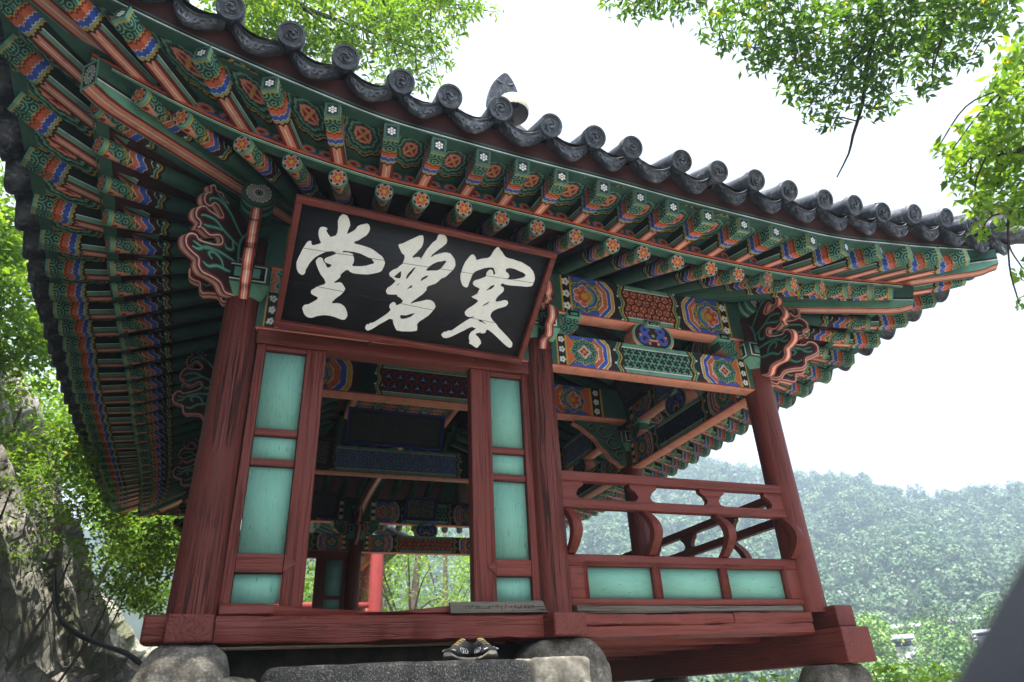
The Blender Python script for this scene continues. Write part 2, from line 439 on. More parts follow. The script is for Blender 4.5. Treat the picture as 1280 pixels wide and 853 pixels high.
def paint_rafter(s, a):
    """s: metres from the tip; a: angle from the underside (-pi..pi)"""
    aa = np.abs(a)
    o = np.full(s.shape, NR)
    w1 = 0.215 - 0.075 * np.clip(aa / 2.2, 0, 1) ** 1.6         # the pointed green field
    sc_ = np.abs(np.sin(3.0 * a))                                # scale-shaped bands
    e = s - w1 - 0.012 * (1 - sc_)
    o[:] = NR
    o[s < 0.5] = DG
    edges = [(0.012, YE), (0.030, NR), (0.085, OR), (0.145, BL), (0.215, BR), (0.275, DG)]
    prev = 0
    tot = e - 0.030 * (1 - np.abs(np.cos(2.5 * a))) + 0.012
    for lim, c in edges:
        x = tot if prev >= 0.03 else e
        m = (x >= prev) & (x < lim)
        o[m] = c
        if prev >= 0.03: o[m & (x < prev + 0.006)] = WH
        prev = lim
    lim2 = 0.262 + w1 * 0 + 0.215
    end = s - (lim2 + 0.012 * np.cos(4 * a))
    o[end > -0.06] = DG
    o[(end > -0.045) & (end < -0.03)] = LG
    o[end > -0.018] = YE; o[end > -0.004] = BK; o[end > 0.022] = NR
    dd = np.hypot(end + 0.05, (np.mod(a + np.pi / 4, np.pi / 2) - np.pi / 4) * 0.07)
    o[(dd < 0.010)] = WH
    g = s < w1
    rings = cloud_rings(a * 0.07 + 0.02, s, 0.085)
    o[g] = rings[g]
    o[g & (s > w1 - 0.007)] = YE
    tri = g & (s > 0.055) & (s < 0.165) & (aa * 0.07 < 0.045 * (1 - (s - 0.055) / 0.115) + 0.004)
    o[tri] = SM
    o[tri & (s < 0.085) & (aa * 0.07 < 0.018)] = RD
    o[s < 0.045] = YE; o[s < 0.036] = LG; o[s < 0.004] = BK
    return o
def paint_buyeon(s, v, w_, bottom=False):
    """s from the tip, v across the face (-w/2..w/2)"""
    o = np.full(s.shape, NR)
    q_ = np.abs(v) / (w_ / 2)
    z = (0.020 * (1 - q_) + 0.006 * np.cos(q_ * 9)) if bottom else (0.014 * (v / w_ + 0.5) + 0.005 * np.cos(v / w_ * 18))
    e = s - z
    bands = [(0.135, None), (0.143, YE), (0.160, RD), (0.205, OR), (0.210, WH), (0.255, BL), (0.260, WH), (0.272, LG), (0.285, YE), (0.305, BK)]
    prev = 0
    ring = cloud_rings(np.abs(v) * 1.0 + .043, s + 0.02, 0.086)
    for lim, c in bands:
        m = (e >= prev) & (e < lim)
        o[m] = ring[m] if c is None else c
        prev = lim
    o[s < 0.022] = LG; o[(s >= 0.022) & (s < 0.030)] = YE
    m = e >= 0.305
    if bottom:
        q = np.abs(v) / (w_ / 2)
        o[m] = SM; o[m & (q < 0.08)] = WH; o[m & (q > 0.62)] = RD; o[m & (q > 0.93)] = BK
        o[m & (q > 0.56) & (q < 0.62)] = BR
    else:
        q = v / w_ + 0.5                                       # 0 bottom .. 1 top
        o[m] = DG; o[m & (q < 0.42)] = NR; o[m & (q < 0.36)] = LG; o[m & (q > 0.33) & (q < 0.39)] = WH; o[m & (q > 0.39) & (q < 0.52)] = BK; o[m & (q < 0.05)] = RD
    return o
def medallion(x, y, rx, ry):
    X = x / rx; Y = y / ry; a = np.arctan2(Y, X)
    r = np.hypot(X, Y) / (1 + 0.06 * np.cos(8 * a))
    o = np.full(x.shape, -1)
    for lim, c in ((1.0, BK), (0.90, YE), (0.85, DG), (0.78, LG), (0.72, NR), (0.64, DG), (0.57, LG), (0.50, NR), (0.43, DG)):
        o[r < lim] = c
    sq = np.maximum(np.abs(X), np.abs(Y)) + 0.35 * np.minimum(np.abs(X), np.abs(Y))
    o[sq < 0.38] = SM
    o[(sq < 0.27) & (np.abs(np.abs(X) - np.abs(Y)) > 0.06)] = RD
    o[np.hypot(X, Y) < 0.10] = YE
    return o
def flowers_strip(x, y, per):
    """small white five-petal flowers on black along y"""
    yy = np.mod(y, per) - per / 2
    o = np.full(x.shape, BK)
    r = np.hypot(x, yy); a = np.arctan2(yy, x)
    o[r < per * 0.32 * (0.65 + 0.35 * np.abs(np.cos(2.5 * a)))] = WH
    o[r < per * 0.07] = BK
    return o
def y_knots(x, y, s, c1, c2):
    """interlocking three-armed pattern"""
    h = s * 0.866
    best = np.zeros(x.shape, bool)
    r0 = np.floor(y / h)
    for dj in (-1, 0, 1, 2):
        row = r0 + dj; off = np.where(np.mod(row, 2) == 0, 0, 0.5)
        for di in (-1, 0, 1):
            cx = (np.floor(x / s - off) + 0.5 + off + di) * s; cy = row * h
            dx = x - cx; dy = y - cy
            for k in range(3):
                t = k * 2 * np.pi / 3 + np.pi / 2
                al = dx * np.cos(t) + dy * np.sin(t); pe = -dx * np.sin(t) + dy * np.cos(t)
                best |= (al > -0.05 * s) & (al < 0.42 * s) & (np.abs(pe) < 0.105 * s)
                best |= (al > 0.30 * s) & (al < 0.44 * s) & (pe > -0.10 * s) & (pe < 0.30 * s)
    return np.where(best, c1, c2)
def hexnet(x, y, s, line, fill, dot, dot2):
    h = s * 0.866
    d1 = np.full(x.shape, 9.0); d2 = np.full(x.shape, 9.0); ca = np.zeros(x.shape)
    r0 = np.floor(y / h)
    for dj in (-1, 0, 1, 2):
        row = r0 + dj; off = np.where(np.mod(row, 2) == 0, 0, 0.5)
        for di in (-1, 0, 1):
            cx = (np.floor(x / s - off) + 0.5 + off + di) * s; cy = row * h
            d = np.hypot(x - cx, y - cy); an = np.arctan2(y - cy, x - cx)
            ca = np.where(d < d1, an, ca)
            d2 = np.minimum(np.maximum(d1, d), d2); d1 = np.minimum(d1, d)
    o = np.full(x.shape, fill)
    o[(d2 - d1) < 0.20 * s] = BK; o[(d2 - d1) < 0.11 * s] = line
    k = np.abs(np.cos(1.5 * (ca - np.pi / 2)))
    o[(d1 < 0.34 * s) & (k > 0.80)] = BK
    o[(d1 < 0.28 * s) & (k > 0.90)] = dot
    o[d1 < 0.07 * s] = dot2
    return o
def paint_beam(L, H, kind='green', ends=0.0, lotus=False, kk=1.0):
    """front face of a lintel or beam L long, H high"""
    def f(u, v):
        s = np.minimum(u, L - u) - ends
        q = v - H / 2
        k = min(1.0, L / 2.2) * kk
        o = np.full(u.shape, NR)
        c0 = (0.33 if not lotus else 0.30) * k
        R = np.hypot(s - c0, q * 1.05); a = np.arctan2(q, s - c0)
        # field behind the flower
        X = np.abs(q) < np.abs(s - c0) * 1.0
        o[:] = NR
        o[X] = OR
        dline = np.abs(np.abs(q) - np.abs(s - c0) * 1.0)
        o[dline < 0.020] = YE; o[dline < 0.008] = DG
        o[(~X) & (np.abs(q) > H * 0.40)] = BL
        r1 = H * 0.44
        ring = cloud_rings((a + np.pi) * 0.11, R * 1.0, 0.075)
        rr = R / (1 + 0.07 * np.cos(8 * a))
        o[rr < r1] = YE; m = rr < r1 * 0.95; o[m] = ring[m]
        if not lotus:
            o[rr < r1 * 0.62] = DG; o[rr < r1 * 0.56] = LG; o[rr < r1 * 0.48] = NR
            sq = np.abs(s - c0) + np.abs(q)
            o[sq < r1 * 0.50] = WH; o[sq < r1 * 0.45] = SM
            o[(sq < r1 * 0.32) & (np.abs(np.abs(s - c0) - np.abs(q)) > 0.006)] = RD
            o[R < r1 * 0.11] = YE
        else:
            pet = r1 * (0.62 + 0.12 * np.abs(np.cos(3.5 * a)))
            up = (s - c0) < 0.03
            o[rr < r1 * 0.80] = BL
            o[(R < pet)] = WH; o[R < pet - 0.008] = np.where(np.abs(np.cos(3.5 * a))[R < pet - 0.008] > 0.5, OR, SM)
            o[(R < pet * 0.55)] = RD; o[(R < pet * 0.45)] = OR
            o[(R < r1 * 0.20)] = YE
            blue = (s - c0 > 0.03) & (rr < r1 * 0.85) & (R > r1 * 0.28)
            o[blue] = np.where(np.mod(np.floor(R[blue] / 0.028), 3) == 0, LG, np.where(np.mod(np.floor(R[blue] / 0.028), 3) == 1, BL, YE))
        # rainbow bands curving round the flower
        b0 = r1 + 0.008
        sw = [(0.050, OR), (0.095, BL), (0.130, YE), (0.172, BR)]
        out = s > c0 + 0.05
        fan = R - b0
        zig = fan - 0.016 * (1 - np.abs(np.cos(a * 4.5))) * (fan > 0.015)
        prev = 0
        for lim, c in sw:
            lim *= k; m = out & (zig >= prev) & (zig < lim) & (s > c0 + H * 0.33)
            o[m] = c; o[m & (zig < prev + 0.007)] = WH
            prev = lim
        bd = c0 + (0.40 if not lotus else 0.44) * k
        wv = s - bd - 0.016 * np.cos(q / H * 4 * np.pi)
        o[(zig >= prev) & out & (s > c0 + H * 0.3)] = DG
        o[wv > -0.055] = DG; o[(wv > -0.040) & (wv < -0.022)] = LG; o[wv > -0.012] = YE; o[wv > 0.004] = BK
        dd = np.hypot(wv + 0.048, np.mod(q, 0.14) - 0.07); o[dd < 0.011] = WH
        mid = wv > 0.028
        if kind == 'green': pm = y_knots(u, v, 0.082, LG, BK)
        elif kind == 'red': pm = hexnet(u, v, 0.095, BR, OR, RD, DG); pm = np.where(pm == OR, np.where(y_knots(u, v, 0.06, 1, 0) == 1, SM, OR), pm)
        elif kind == 'blue': pm = hexnet(u, v, 0.125, LG, PB, YE, RD)
        elif kind == 'navy': pm = np.where(hexnet(u, v, 0.13, PB, BK, BL, OR) == BK, BK, np.where(y_knots(u, v, 0.09, 1, 0) == 1, BL, BK))
        else: pm = hexnet(u, v, 0.15, RD, BR, PB, WH)
        o[mid] = pm[mid]
        edge = np.minimum(v, H - v)
        o[mid & (edge < 0.060)] = BK; o[mid & (edge < 0.050)] = WH; o[mid & (edge < 0.042)] = LG
        if not lotus or ends > 0:
            m = s < 0.145 * k; o[m] = YE
            m = s < 0.130 * k; fl = flowers_strip(s - 0.09 * k, v, H / 3.0)
            o[m] = fl[m]; o[s < 0.050 * k] = YE; o[s < 0.036 * k] = NR
        o[s < 0] = NR
        return o
    return f

# ------------------------------------------------------------------ the pavilion: plan and heights (metres, floor beam top at z = 0)
XS1, XS2 = 2.646, 5.224
YS = [0.0, 2.776, 5.74, 9.0]
xl = lambda y: -0.055 * y
xm = lambda y: XS1 - 0.035 * y
xr = lambda y: XS2 + 0.005 * y
PAV = thing('wooden_pavilion', 'red columned tiled pavilion with painted green eaves and a railed open bay', 'pavilion')
def post(x, y, r0, r1, z0=0.0, z1=2.5, dent=0.004, seed=0):
    mb = MB(); n = 40; rows = []
    rg = np.random.default_rng(seed)
    ph = rg.uniform(0, 6.28, 5)
    for z in np.linspace(z0, z1, 26):
        t = (z - z0) / (z1 - z0)
        r = r0 + (r1 - r0) * t + 0.004 * math.sin(3 * t + ph[0])
        a = np.linspace(0, 2 * np.pi, n, endpoint=False)
        rr = r * (1 + 0.012 * np.cos(2 * a + ph[1] + t) + 0.008 * np.cos(5 * a + ph[2]) + 0.006 * np.cos(9 * a + ph[3] + 2 * t))
        rows.append(np.stack([x + rr * np.cos(a), y + rr * np.sin(a), np.full(n, z)], 1))
    mb.gridp(np.array(rows).transpose(1, 0, 2), 0, wrapu=True)
    return mb
posts = [(0, 0, .168, .138)] + [(xl(y), y, .15, .14) for y in YS[1:]]
posts += [(XS1, 0, .150, .142), (xm(9.0), 9.0, .15, .14)]
posts += [(xr(y), y, .152, .146) for y in YS]
for i, (x, y, a, b) in enumerate(posts):
    post(x, y, a, b, 0.0, 2.46, seed=i).build('column', RED_OLD if i in (0, 4) else RED_Z, PAV, smooth=True)
    post(x, y, b + .004, b + .004, 2.46, 3.05, seed=i).build('column_head', DAN if False else MAROON, PAV, smooth=True)

FLOORW = mat_wood('pale_bounce_floor', 1, L_(206, 186, 156), L_(184, 162, 130), 0.4)  # floor made pale to bounce light up into the interior
# --- foot beams
def wood(name, mat, boxes, bev=0.012, jit=0.004):
    mb = MB()
    for b in boxes: mb.bx(*b)
    if jit:
        for i in range(len(mb.v)): mb.v[i] = mb.v[i] + rng.normal(0, jit * 0.4, mb.v[i].shape)
    return mb.build(name, mat, PAV, bevel=bev, seg=2)
def worn_beam(x0, x1, y0, y1, z0, z1, name, mat, nseg=40, amp=0.006, notch=None):
    """a long squared timber with slightly uneven, worn edges"""
    mb = MB(); xs = np.linspace(x0, x1, nseg); prof = []
    c = 0.012
    base = np.array([(y0, z0 + c), (y0, z1 - c), (y0 + c, z1), (y1 - c, z1), (y1, z1 - c), (y1, z0 + c), (y1 - c, z0), (y0 + c, z0)])
    w = np.cumsum(rng.normal(0, amp * 0.35, (nseg, 8, 2)), axis=0); w -= np.linspace(0, 1, nseg)[:, None, None] * w[-1]
    P = np.zeros((nseg, 8, 3)); P[:, :, 0] = xs[:, None]; P[:, :, 1:] = base[None] + np.clip(w, -amp * 2, amp * 2)
    if notch is not None:
        dz = notch(xs); P[:, 1:5, 2] += dz[:, None]
    mb.gridp(P.transpose(1, 0, 2), 0, wrapu=True)
    k = mb.n
    mb.add(P[0], [tuple(range(8))]); mb.add(P[-1], [tuple(range(8))[::-1]])
    return mb.build(name, mat, PAV, smooth=True)
worn_beam(0.155, 2.505, -0.14, 0.13, -0.172, 0.0, 'foot_beam', RED_X)
dip = lambda x: -0.050 * np.exp(-((x - 1.25) / 0.42) ** 2) - 0.014 * np.exp(-((x - 0.75) / .2) ** 2)
worn_beam(0.165, 2.50, -0.10, 0.10, 0.003, 0.083, 'door_sill', RED_X, 60, 0.004, dip)
worn_beam(2.76, 4.25, -0.14, 0.13, -0.088, -0.002, 'foot_beam', RED_X, 30)
worn_beam(4.258, 5.10, -0.14, 0.13, -0.088, 0.004, 'foot_beam', RED_X, 20)
worn_beam(2.76, 5.09, -0.142, 0.13, -0.178, -0.091, 'foot_beam', RED_X, 40)
worn_beam(2.80, 5.05, -0.105, 0.09, 0.006, 0.062, 'floor_edge_board', GREYWOOD, 30, 0.003)
wood('cross_beam_end', RED_Y, [(2.485, 2.752, -0.345, 0.5, -0.172, -0.012)], 0.016)
wood('cross_beam_end', RED_Y, [(-0.125, 0.150, -0.315, 0.4, -0.176, -0.006)], 0.016)
wood('side_beam_end', RED_X, [(-0.275, -0.128, -0.13, 0.14, -0.16, 0.008)], 0.022)
def depth_beam(x, y0, y1, wd, z0, z1, name='floor_girder', dx=0.0):
    mb = MB(); mb.beam((x, y0, (z0 + z1) / 2), (x + dx, y1, (z0 + z1) / 2), wd, z1 - z0)
    return mb.build(name, RED_Y, PAV, bevel=0.016, seg=2)
depth_beam(5.335, -0.36, 9.3, 0.315, -0.425, -0.142, dx=0.02)
depth_beam(5.36, -0.27, 9.2, 0.20, -0.138, 0.045, dx=0.02)
depth_beam(XS1, 0.52, 9.0, 0.26, -0.40, -0.185, dx=-0.3)
depth_beam(0.0, 0.42, 9.2, 0.24, -0.16, -0.004, dx=-0.5)
for y in (0.75, 1.55, 2.35, 3.2, 4.1, 5.0, 6.0, 7.0, 8.0, 8.9):
    mb = MB(); mb.bx(2.5 - .03 * y, 5.17, y - 0.07, y + 0.07, -0.185, -0.05); mb.build('floor_joist', RED_X, PAV, bevel=0.012)
mb = MB()
for k in range(28):
    y0 = 0.12 + k * 0.32
    mb.bx(xl(y0) + 0.12, 5.20, y0, y0 + 0.312, -0.045 + rng.uniform(-.003, .003), 0.0)
mb.build('floor_boards', FLOORW, PAV)

# --- door front (and its twin in the rear wall)
def door_front(x0, x1, y, fy, name='door_frame'):
    """x0/x1: column faces; fy -1 faces the front"""
    W = x1 - x0; s = W / 2.36
    X = lambda q: x0 + (q - 0.155) * s
    mats = [RED_Z, RED_X, TEAL]
    mb = MB()
    for a, b in ((0.155, 0.222), (0.545, 0.700), (1.962, 2.146), (2.450, 2.515)):
        mb.bx(X(a), X(b), y - 0.055, y + 0.055, 0.02, 2.068, 0)
    for a, b in ((0.224, 0.543), (2.148, 2.448)):
        for z0, z1, d in ((0.288, 0.418, 0.052), (1.062, 1.118, 0.040), (1.300, 1.358, 0.040), (2.025, 2.066, 0.05)):
            mb.bx(X(a), X(b), y - d, y + d, z0, z1, 1)
    mb.bx(X(0.14), X(2.53), y - 0.075, y + 0.075, 2.070, 2.196, 1)
    o = mb.build(name, mats, PAV, bevel=0.006, seg=2)
    for a, b in ((0.224, 0.543), (2.148, 2.448)):
        for z0, z1 in ((0.088, 0.286), (0.420, 1.060), (1.120, 1.298), (1.360, 2.023)):
            pm = MB(); m_ = 0.002
            zc = z0 + 0.0
            # two or three boards per pane, a hairline apart
            nb = 1
            for k in range(nb):
                u0 = X(a) + m_ + (X(b) - X(a) - 2 * m_) * k / nb; u1 = X(a) + m_ + (X(b) - X(a) - 2 * m_) * (k + 1) / nb
                pm.bx(u0 + 0.0006, u1 - 0.0006, y - 0.012 + 0.001 * k, y + 0.012, z0 + m_, z1 - m_)
            q = pm.build('panel_pane', TEAL, o)
    return o
front_frame = door_front(0.155, 2.515, 0.0, -1)
# arrow-shaped joints of the lock rail
mb = MB()
for xa, xb, d in ((0.545, 0.628, 1), (2.146, 2.078, -1)):
    mb.prism([(xa, 0.292), (xb, 0.353), (xa, 0.414)], (0, -0.057, 0), (1, 0, 0), (0, 0, 1), 0.010)
mb.build('rail_joint', RED_X, front_frame)
door_front(xl(9) + 0.15, xm(9) - 0.145, 9.0, 1)

# --- painted beams, one side per bay
def wall_unit(P0, P1, outn, kind='green', kind2='red', hw=True, gap=0.12, res=0.006):
    """lintel, upper beam, flower block and bracket arms between two columns"""
    P0 = np.array([*P0, 0.0]); P1 = np.array([*P1, 0.0]); outn = np.array([*outn, 0.0])
    d = P1 - P0; L = np.linalg.norm(d); d /= L
    n = np.array([0, 0, 1.0])
    A = P0 + d * gap; Lg = L - 2 * gap
    for nm, z0, H, th, kd, lot in (('lintel', 2.215, 0.325, 0.088, kind, False), ('upper_beam', 2.805, 0.43, 0.096, kind2, True)):
        mb = MB(); ends = 0.12 if lot else 0.02
        for sg in (1, -1):
            O = A + outn * th * sg + n * z0
            U = d * Lg; flip = (np.cross(d, n) @ outn) * sg < 0
            nu = int(Lg / res); nv = int(H / res)
            mb.grid(O, U, n * H, nu, nv, paint_beam(Lg, H, kd, ends, lot), 0, flip=flip)
        mb.box((A + d * Lg / 2) + n * (z0 + H + 0.002), (Lg if abs(d[0]) > .5 else 2 * th, 2 * th if abs(d[0]) > .5 else Lg, 0.004), 0, NR,
               np.stack([d, np.cross(n, d), n], 1) if abs(d[0]) > .5 else np.stack([np.cross(d, n), d, n], 1))
        # rounded salmon underside
        k = 14; t = np.linspace(0, np.pi, k)
        rows = []
        for q in (0, 1):
            c = A + d * Lg * q + n * z0
            rows.append(c + np.cos(t)[:, None] * outn * th + (-0.030 * np.sin(t))[:, None] * n)
        cc = np.where((np.abs(np.cos(t)) > 0.93), RD, SM)
        cc = np.tile(cc, 2)
        mb.gridp(np.array(rows), 0, cc)
        mb.build(nm, DAN, PAV)
    if hw:
        c = P0 + d * L / 2
        # flower block: rounded drum painted with blue scrolls
        R = 0.245
        poly = [(R * math.cos(t), -0.02 + R * 0.74 * math.sin(t)) for t in np.linspace(0, 2 * np.pi, 40, endpoint=False)]
        poly = [(x, min(max(z, -0.13), 0.13)) for x, z in poly]
        mb = MB(); mb.prism(poly, c + n * 2.672, d, n, 0.17, 0, SM)
        for sg in (1, -1):
            def fp(u, v):
                x = np.abs(u - 0.25); z = v - 0.135
                r = np.hypot(x / 0.245, (z + 0.0) / 0.178)
                o = np.full(u.shape, -1); o[r < 1.0] = LG; o[r < 0.88] = BK; o[r < 0.85] = BR
                for cx, cz, rr in ((0.095, 0.055, 0.046), (0.105, -0.045, 0.058)):
                    q = np.hypot(x - cx, z - cz); an = np.arctan2(z - cz, x - cx)
                    sp = np.abs(q - rr * (0.55 + 0.45 * (an + np.pi) / (2 * np.pi)))
                    o[(sp < 0.017)] = PB; o[(sp < 0.012)] = BL
                o[np.hypot(x - 0.15, z) < 0.014] = SM; o[np.hypot(x - 0.05, z + 0.09) < 0.016] = SM
                o[np.hypot(x, z) < 0.020] = LG; o[(x < 0.05) & (np.abs(z + 0.055) < 0.010)] = SM
                return o
            nu, nv = 90, 48
            a = np.linspace(0, 1, nu + 1); b = np.linspace(0, 1, nv + 1)
            Ag, Bg = np.meshgrid(a, b, indexing='ij')
            ci = fp(Ag * 0.5, Bg * 0.27)
            Pp = c + n * (2.672 - 0.135) + (Ag[..., None] - 0.5) * 0.5 * d + Bg[..., None] * 0.27 * n + outn * sg * 0.0875
            idx = np.arange((nu + 1) * (nv + 1)).reshape(nu + 1, nv + 1)
            f = np.stack([idx[:-1, :-1], idx[1:, :-1], idx[1:, 1:], idx[:-1, 1:]], -1).reshape(-1, 4)
            ok = (ci.ravel()[f] >= 0).all(1)
            mb.add(Pp.reshape(-1, 3), f[ok].tolist(), 0, PAL[np.maximum(ci.ravel(), 0)])
        hb = mb.build('flower_block', DAN, PAV)
        mb = MB()
        mb.box(c + n * 2.80, (0.19, 0.24, 0.07), 0, LG, np.stack([d, np.cross(n, d), n], 1))
        for sg in (1, -1):
            mb.box(c + n * 2.80 + outn * sg * 0.1205, (0.13, 0.004, 0.045), 0, WH, np.stack([d, np.cross(n, d), n], 1))
            mb.box(c + n * 2.80 + outn * sg * 0.1225, (0.115, 0.004, 0.033), 0, BK, np.stack([d, np.cross(n, d), n], 1))
            mb.box(c + n * 2.80 + outn * sg * 0.1245, (0.075, 0.004, 0.016), 0, LG, np.stack([d, np.cross(n, d), n], 1))
        mb.build('small_block', DAN, hb)
    # bracket arms against each column
    for Pc, sg in ((P0, 1), (P1, -1)):
        e = d * sg
        poly = [(0.10, 0.0), (0.32, 0.0), (0.44, 0.10), (0.46, 0.245), (0.10, 0.245)]
        mb = MB(); mb.prism(poly, Pc + n * 2.555, e, n, 0.14, 0, NR)
        # underside
        mb.add([Pc + e * 0.10 + n * 2.553 + outn * .07, Pc + e * 0.32 + n * 2.553 + outn * .07, Pc + e * 0.32 + n * 2.553 - outn * .07, Pc + e * 0.10 + n * 2.553 - outn * .07], [(0, 1, 2, 3)], 0, SM)
        mb.add([Pc + e * 0.321 + n * 2.552 + outn * .07, Pc + e * 0.441 + n * 2.653 + outn * .07, Pc + e * 0.441 + n * 2.653 - outn * .07, Pc + e * 0.321 + n * 2.552 - outn * .07], [(0, 1, 2, 3)], 0, SM)
        for s2 in (1, -1):
            def fa(u, v):
                o = cloud_rings(u + 0.02, v, 0.10)
                w_ = u - 0.13 - 0.018 * np.cos(v * 50)
                o[w_ < 0.02] = LG; o[w_ < 0.008] = OR; o[w_ < -0.035] = YE; o[w_ < -0.045] = NR
                o[(v < 0.012)] = LG
                return o
            q = np.array(poly); 
            nu, nv = 70, 48
            a = np.linspace(0, 1, nu + 1); b = np.linspace(0, 1, nv + 1)
            Ag, Bg = np.meshgrid(a, b, indexing='ij')
            xmax = np.interp(Bg * 0.245, [0, 0.10, 0.245], [0.32, 0.44, 0.46])
            Uu = 0.10 + Ag * (xmax - 0.10)
            Pp = Pc + n * (2.555 + Bg[..., None] * 0.245) + Uu[..., None] * e + outn * s2 * 0.0725
            mb.gridp(Pp, 0, PAL[fa(Uu - 0.10, Bg * 0.245).ravel()])
        ar = mb.build('bracket_arm', DAN, PAV)
        mb = MB()
        mb.box(Pc + e * 0.39 + n * 2.79, (0.16, 0.20, 0.09), 0, LG, np.stack([d, np.cross(n, d), n], 1))
        for s2 in (1, -1):
            mb.box(Pc + e * 0.39 + n * 2.79 + outn * s2 * 0.1005, (0.12, 0.004, 0.06), 0, BK, np.stack([d, np.cross(n, d), n], 1))
            mb.box(Pc + e * 0.39 + n * 2.79 + outn * s2 * 0.1025, (0.075, 0.004, 0.028), 0, LG, np.stack([d, np.cross(n, d), n], 1))
        mb.build('small_block', DAN, ar)
wall_unit((0, 0), (XS1, 0), (0, -1), 'green', 'red', res=0.010)
wall_unit((XS1, 0), (XS2, 0), (0, -1), 'green', 'red')
for i in range(3):
    wall_unit((xr(YS[i]), YS[i]), (xr(YS[i + 1]), YS[i + 1]), (1, 0), 'navy', 'blue', res=0.0075 if i == 0 else 0.012)
    wall_unit((xl(YS[i]), YS[i]), (xl(YS[i + 1]), YS[i + 1]), (-1, 0), 'green', 'red', hw=(i == 0), res=0.02)
wall_unit((xl(9), 9), (xm(9), 9), (0, 1), 'green', 'red', res=0.010)
wall_unit((xm(9), 9), (xr(9), 9), (0, 1), 'red', 'green', res=0.010)

# capital blocks on the columns
for x, y, a, b in posts:
    mb = MB(); s = 0.185
    mb.bx(x - s, x + s, y - s, y + s, 2.545, 2.735, 0, NR)
    mb.add(np.array([[x - s, y - s, 2.543], [x + s, y - s, 2.543], [x + s, y + s, 2.543], [x - s, y + s, 2.543],
                     [x - .14, y - .14, 2.44], [x + .14, y - .14, 2.44], [x + .14, y + .14, 2.44], [x - .14, y + .14, 2.44]]),
           [(0, 4, 5, 1), (1, 5, 6, 2), (2, 6, 7, 3), (3, 7, 4, 0), (4, 7, 6, 5)], 0, LG)
    for ax, sg in ((0, 1), (0, -1), (1, 1), (1, -1)):
        for hw_, dz, off, c in ((0.150, 0.075, 0.002, WH), (0.138, 0.064, 0.004, BK), (0.10, 0.045, 0.006, LG)):
            cx, cy = x, y
            sz = [2 * hw_, 2 * hw_, 2 * dz]; sz[ax] = 0.003
            p = [x, y, 2.64]; p[ax] += sg * (s + off)
            mb.box(p, sz, 0, c)
    mb.build('capital_block', DAN, PAV)

# purlins (round), ends painted with a chrysanthemum
def purlin(P0, P1, r=0.135):
    mb = MB(); P0 = np.array(P0, float); P1 = np.array(P1, float)
    dd_ = (P1 - P0) / np.linalg.norm(P1 - P0)
    mb.tube([P0 + dd_ * .3, P1 - dd_ * .3], 0.092, 24, 0, NR, caps=False)
    mb.tube([P0, P0 + dd_ * .33], r, 28, 0, NR); mb.tube([P1 - dd_ * .33, P1], r, 28, 0, NR)
    d = (P1 - P0) / np.linalg.norm(P1 - P0)
    for P, e in ((P0, -d), (P1, d)):
        up = np.array([0, 0, 1.0]); bx_ = np.cross(up, e)
        rr = np.linspace(0, 1, 16); t = np.linspace(0, 2 * np.pi, 65)[:-1]
        Rg, Tg = np.meshgrid(rr, t, indexing='ij')
        X = Rg * np.cos(Tg) * r; Y = Rg * np.sin(Tg) * r
        ci = chrys(X, Y, r * 0.86); ci[Rg > 0.86] = NR
        mb.gridp((P + X[..., None] * bx_ + Y[..., None] * up + e * 0.001).transpose(1, 0, 2), 0, PAL[ci.T.ravel()], wrapu=True)
        # banding near the end
        for s0, s1, c in ((0.03, 0.06, LG), (0.10, 0.115, BK), (0.115, 0.16, LG)):
            mb.tube([P - e * s0, P - e * s1], r + 0.002, 28, 0, c, caps=False)
    return mb.build('purlin', DAN, PAV, smooth=True)
ZP = 3.215
purlin((-0.42, 0, ZP + 0.02), (XS2 + 0.42, 0, ZP - .01))
purlin((0, -0.40, ZP + 0.1), (xl(9.4), 9.4, ZP))
purlin((XS2, -0.30, ZP - 0.02), (xr(9.4), 9.4, ZP))
purlin((xl(9) - .4, 9, ZP), (xr(9) + .4, 9, ZP))

# --- carved cloud brackets
OUTL = [(0.088, 2.452), (0.235, 2.410), (0.306, 2.469), (0.404, 2.473), (0.482, 2.465), (0.532, 2.502), (0.546, 2.562), (0.599, 2.574), (0.670, 2.604), (0.690, 2.673),
        (0.658, 2.735), (0.601, 2.755), (0.564, 2.733), (0.481, 2.756), (0.391, 2.798), (0.358, 2.843), (0.391, 2.878), (0.479, 2.820), (0.563, 2.835), (0.606, 2.814),
        (0.592, 2.879), (0.641, 2.900), (0.652, 2.963), (0.621, 3.026), (0.571, 3.059), (0.535, 3.047), (0.471, 3.050), (0.428, 3.050), (0.398, 3.078), (0.441, 3.122),
        (0.488, 3.139), (0.533, 3.074), (0.592, 3.080), (0.608, 3.142), (0.584, 3.198), (0.556, 3.222), (0.574, 3.268), (0.525, 3.315), (0.499, 3.274), (0.442, 3.292), (0.36, 3.24), (0.0, 3.24), (0.0, 2.452)]
def smooth_poly(p, it=2):
    p = [np.array(q) for q in p]
    for _ in range(it):
        r = []
        for i in range(len(p)):
            a, b = p[i], p[(i + 1) % len(p)]
            r += [a * 0.75 + b * 0.25, a * 0.25 + b * 0.75]
        p = r
    return [tuple(q) for q in p]
def closed_spline(p, n):
    p = np.array(p, float); k = len(p); o = []
    for i in range(k):
        a, b, c, d = p[i - 1], p[i], p[(i + 1) % k], p[(i + 2) % k]
        if i >= k - 3: o.append(tuple(b)); continue
        for t in np.linspace(0, 1, n, endpoint=False):
            o.append(tuple(0.5 * ((2 * b) + (-a + c) * t + (2 * a - 5 * b + 4 * c - d) * t * t + (-a + 3 * b - 3 * c + d) * t ** 3)))
    return o
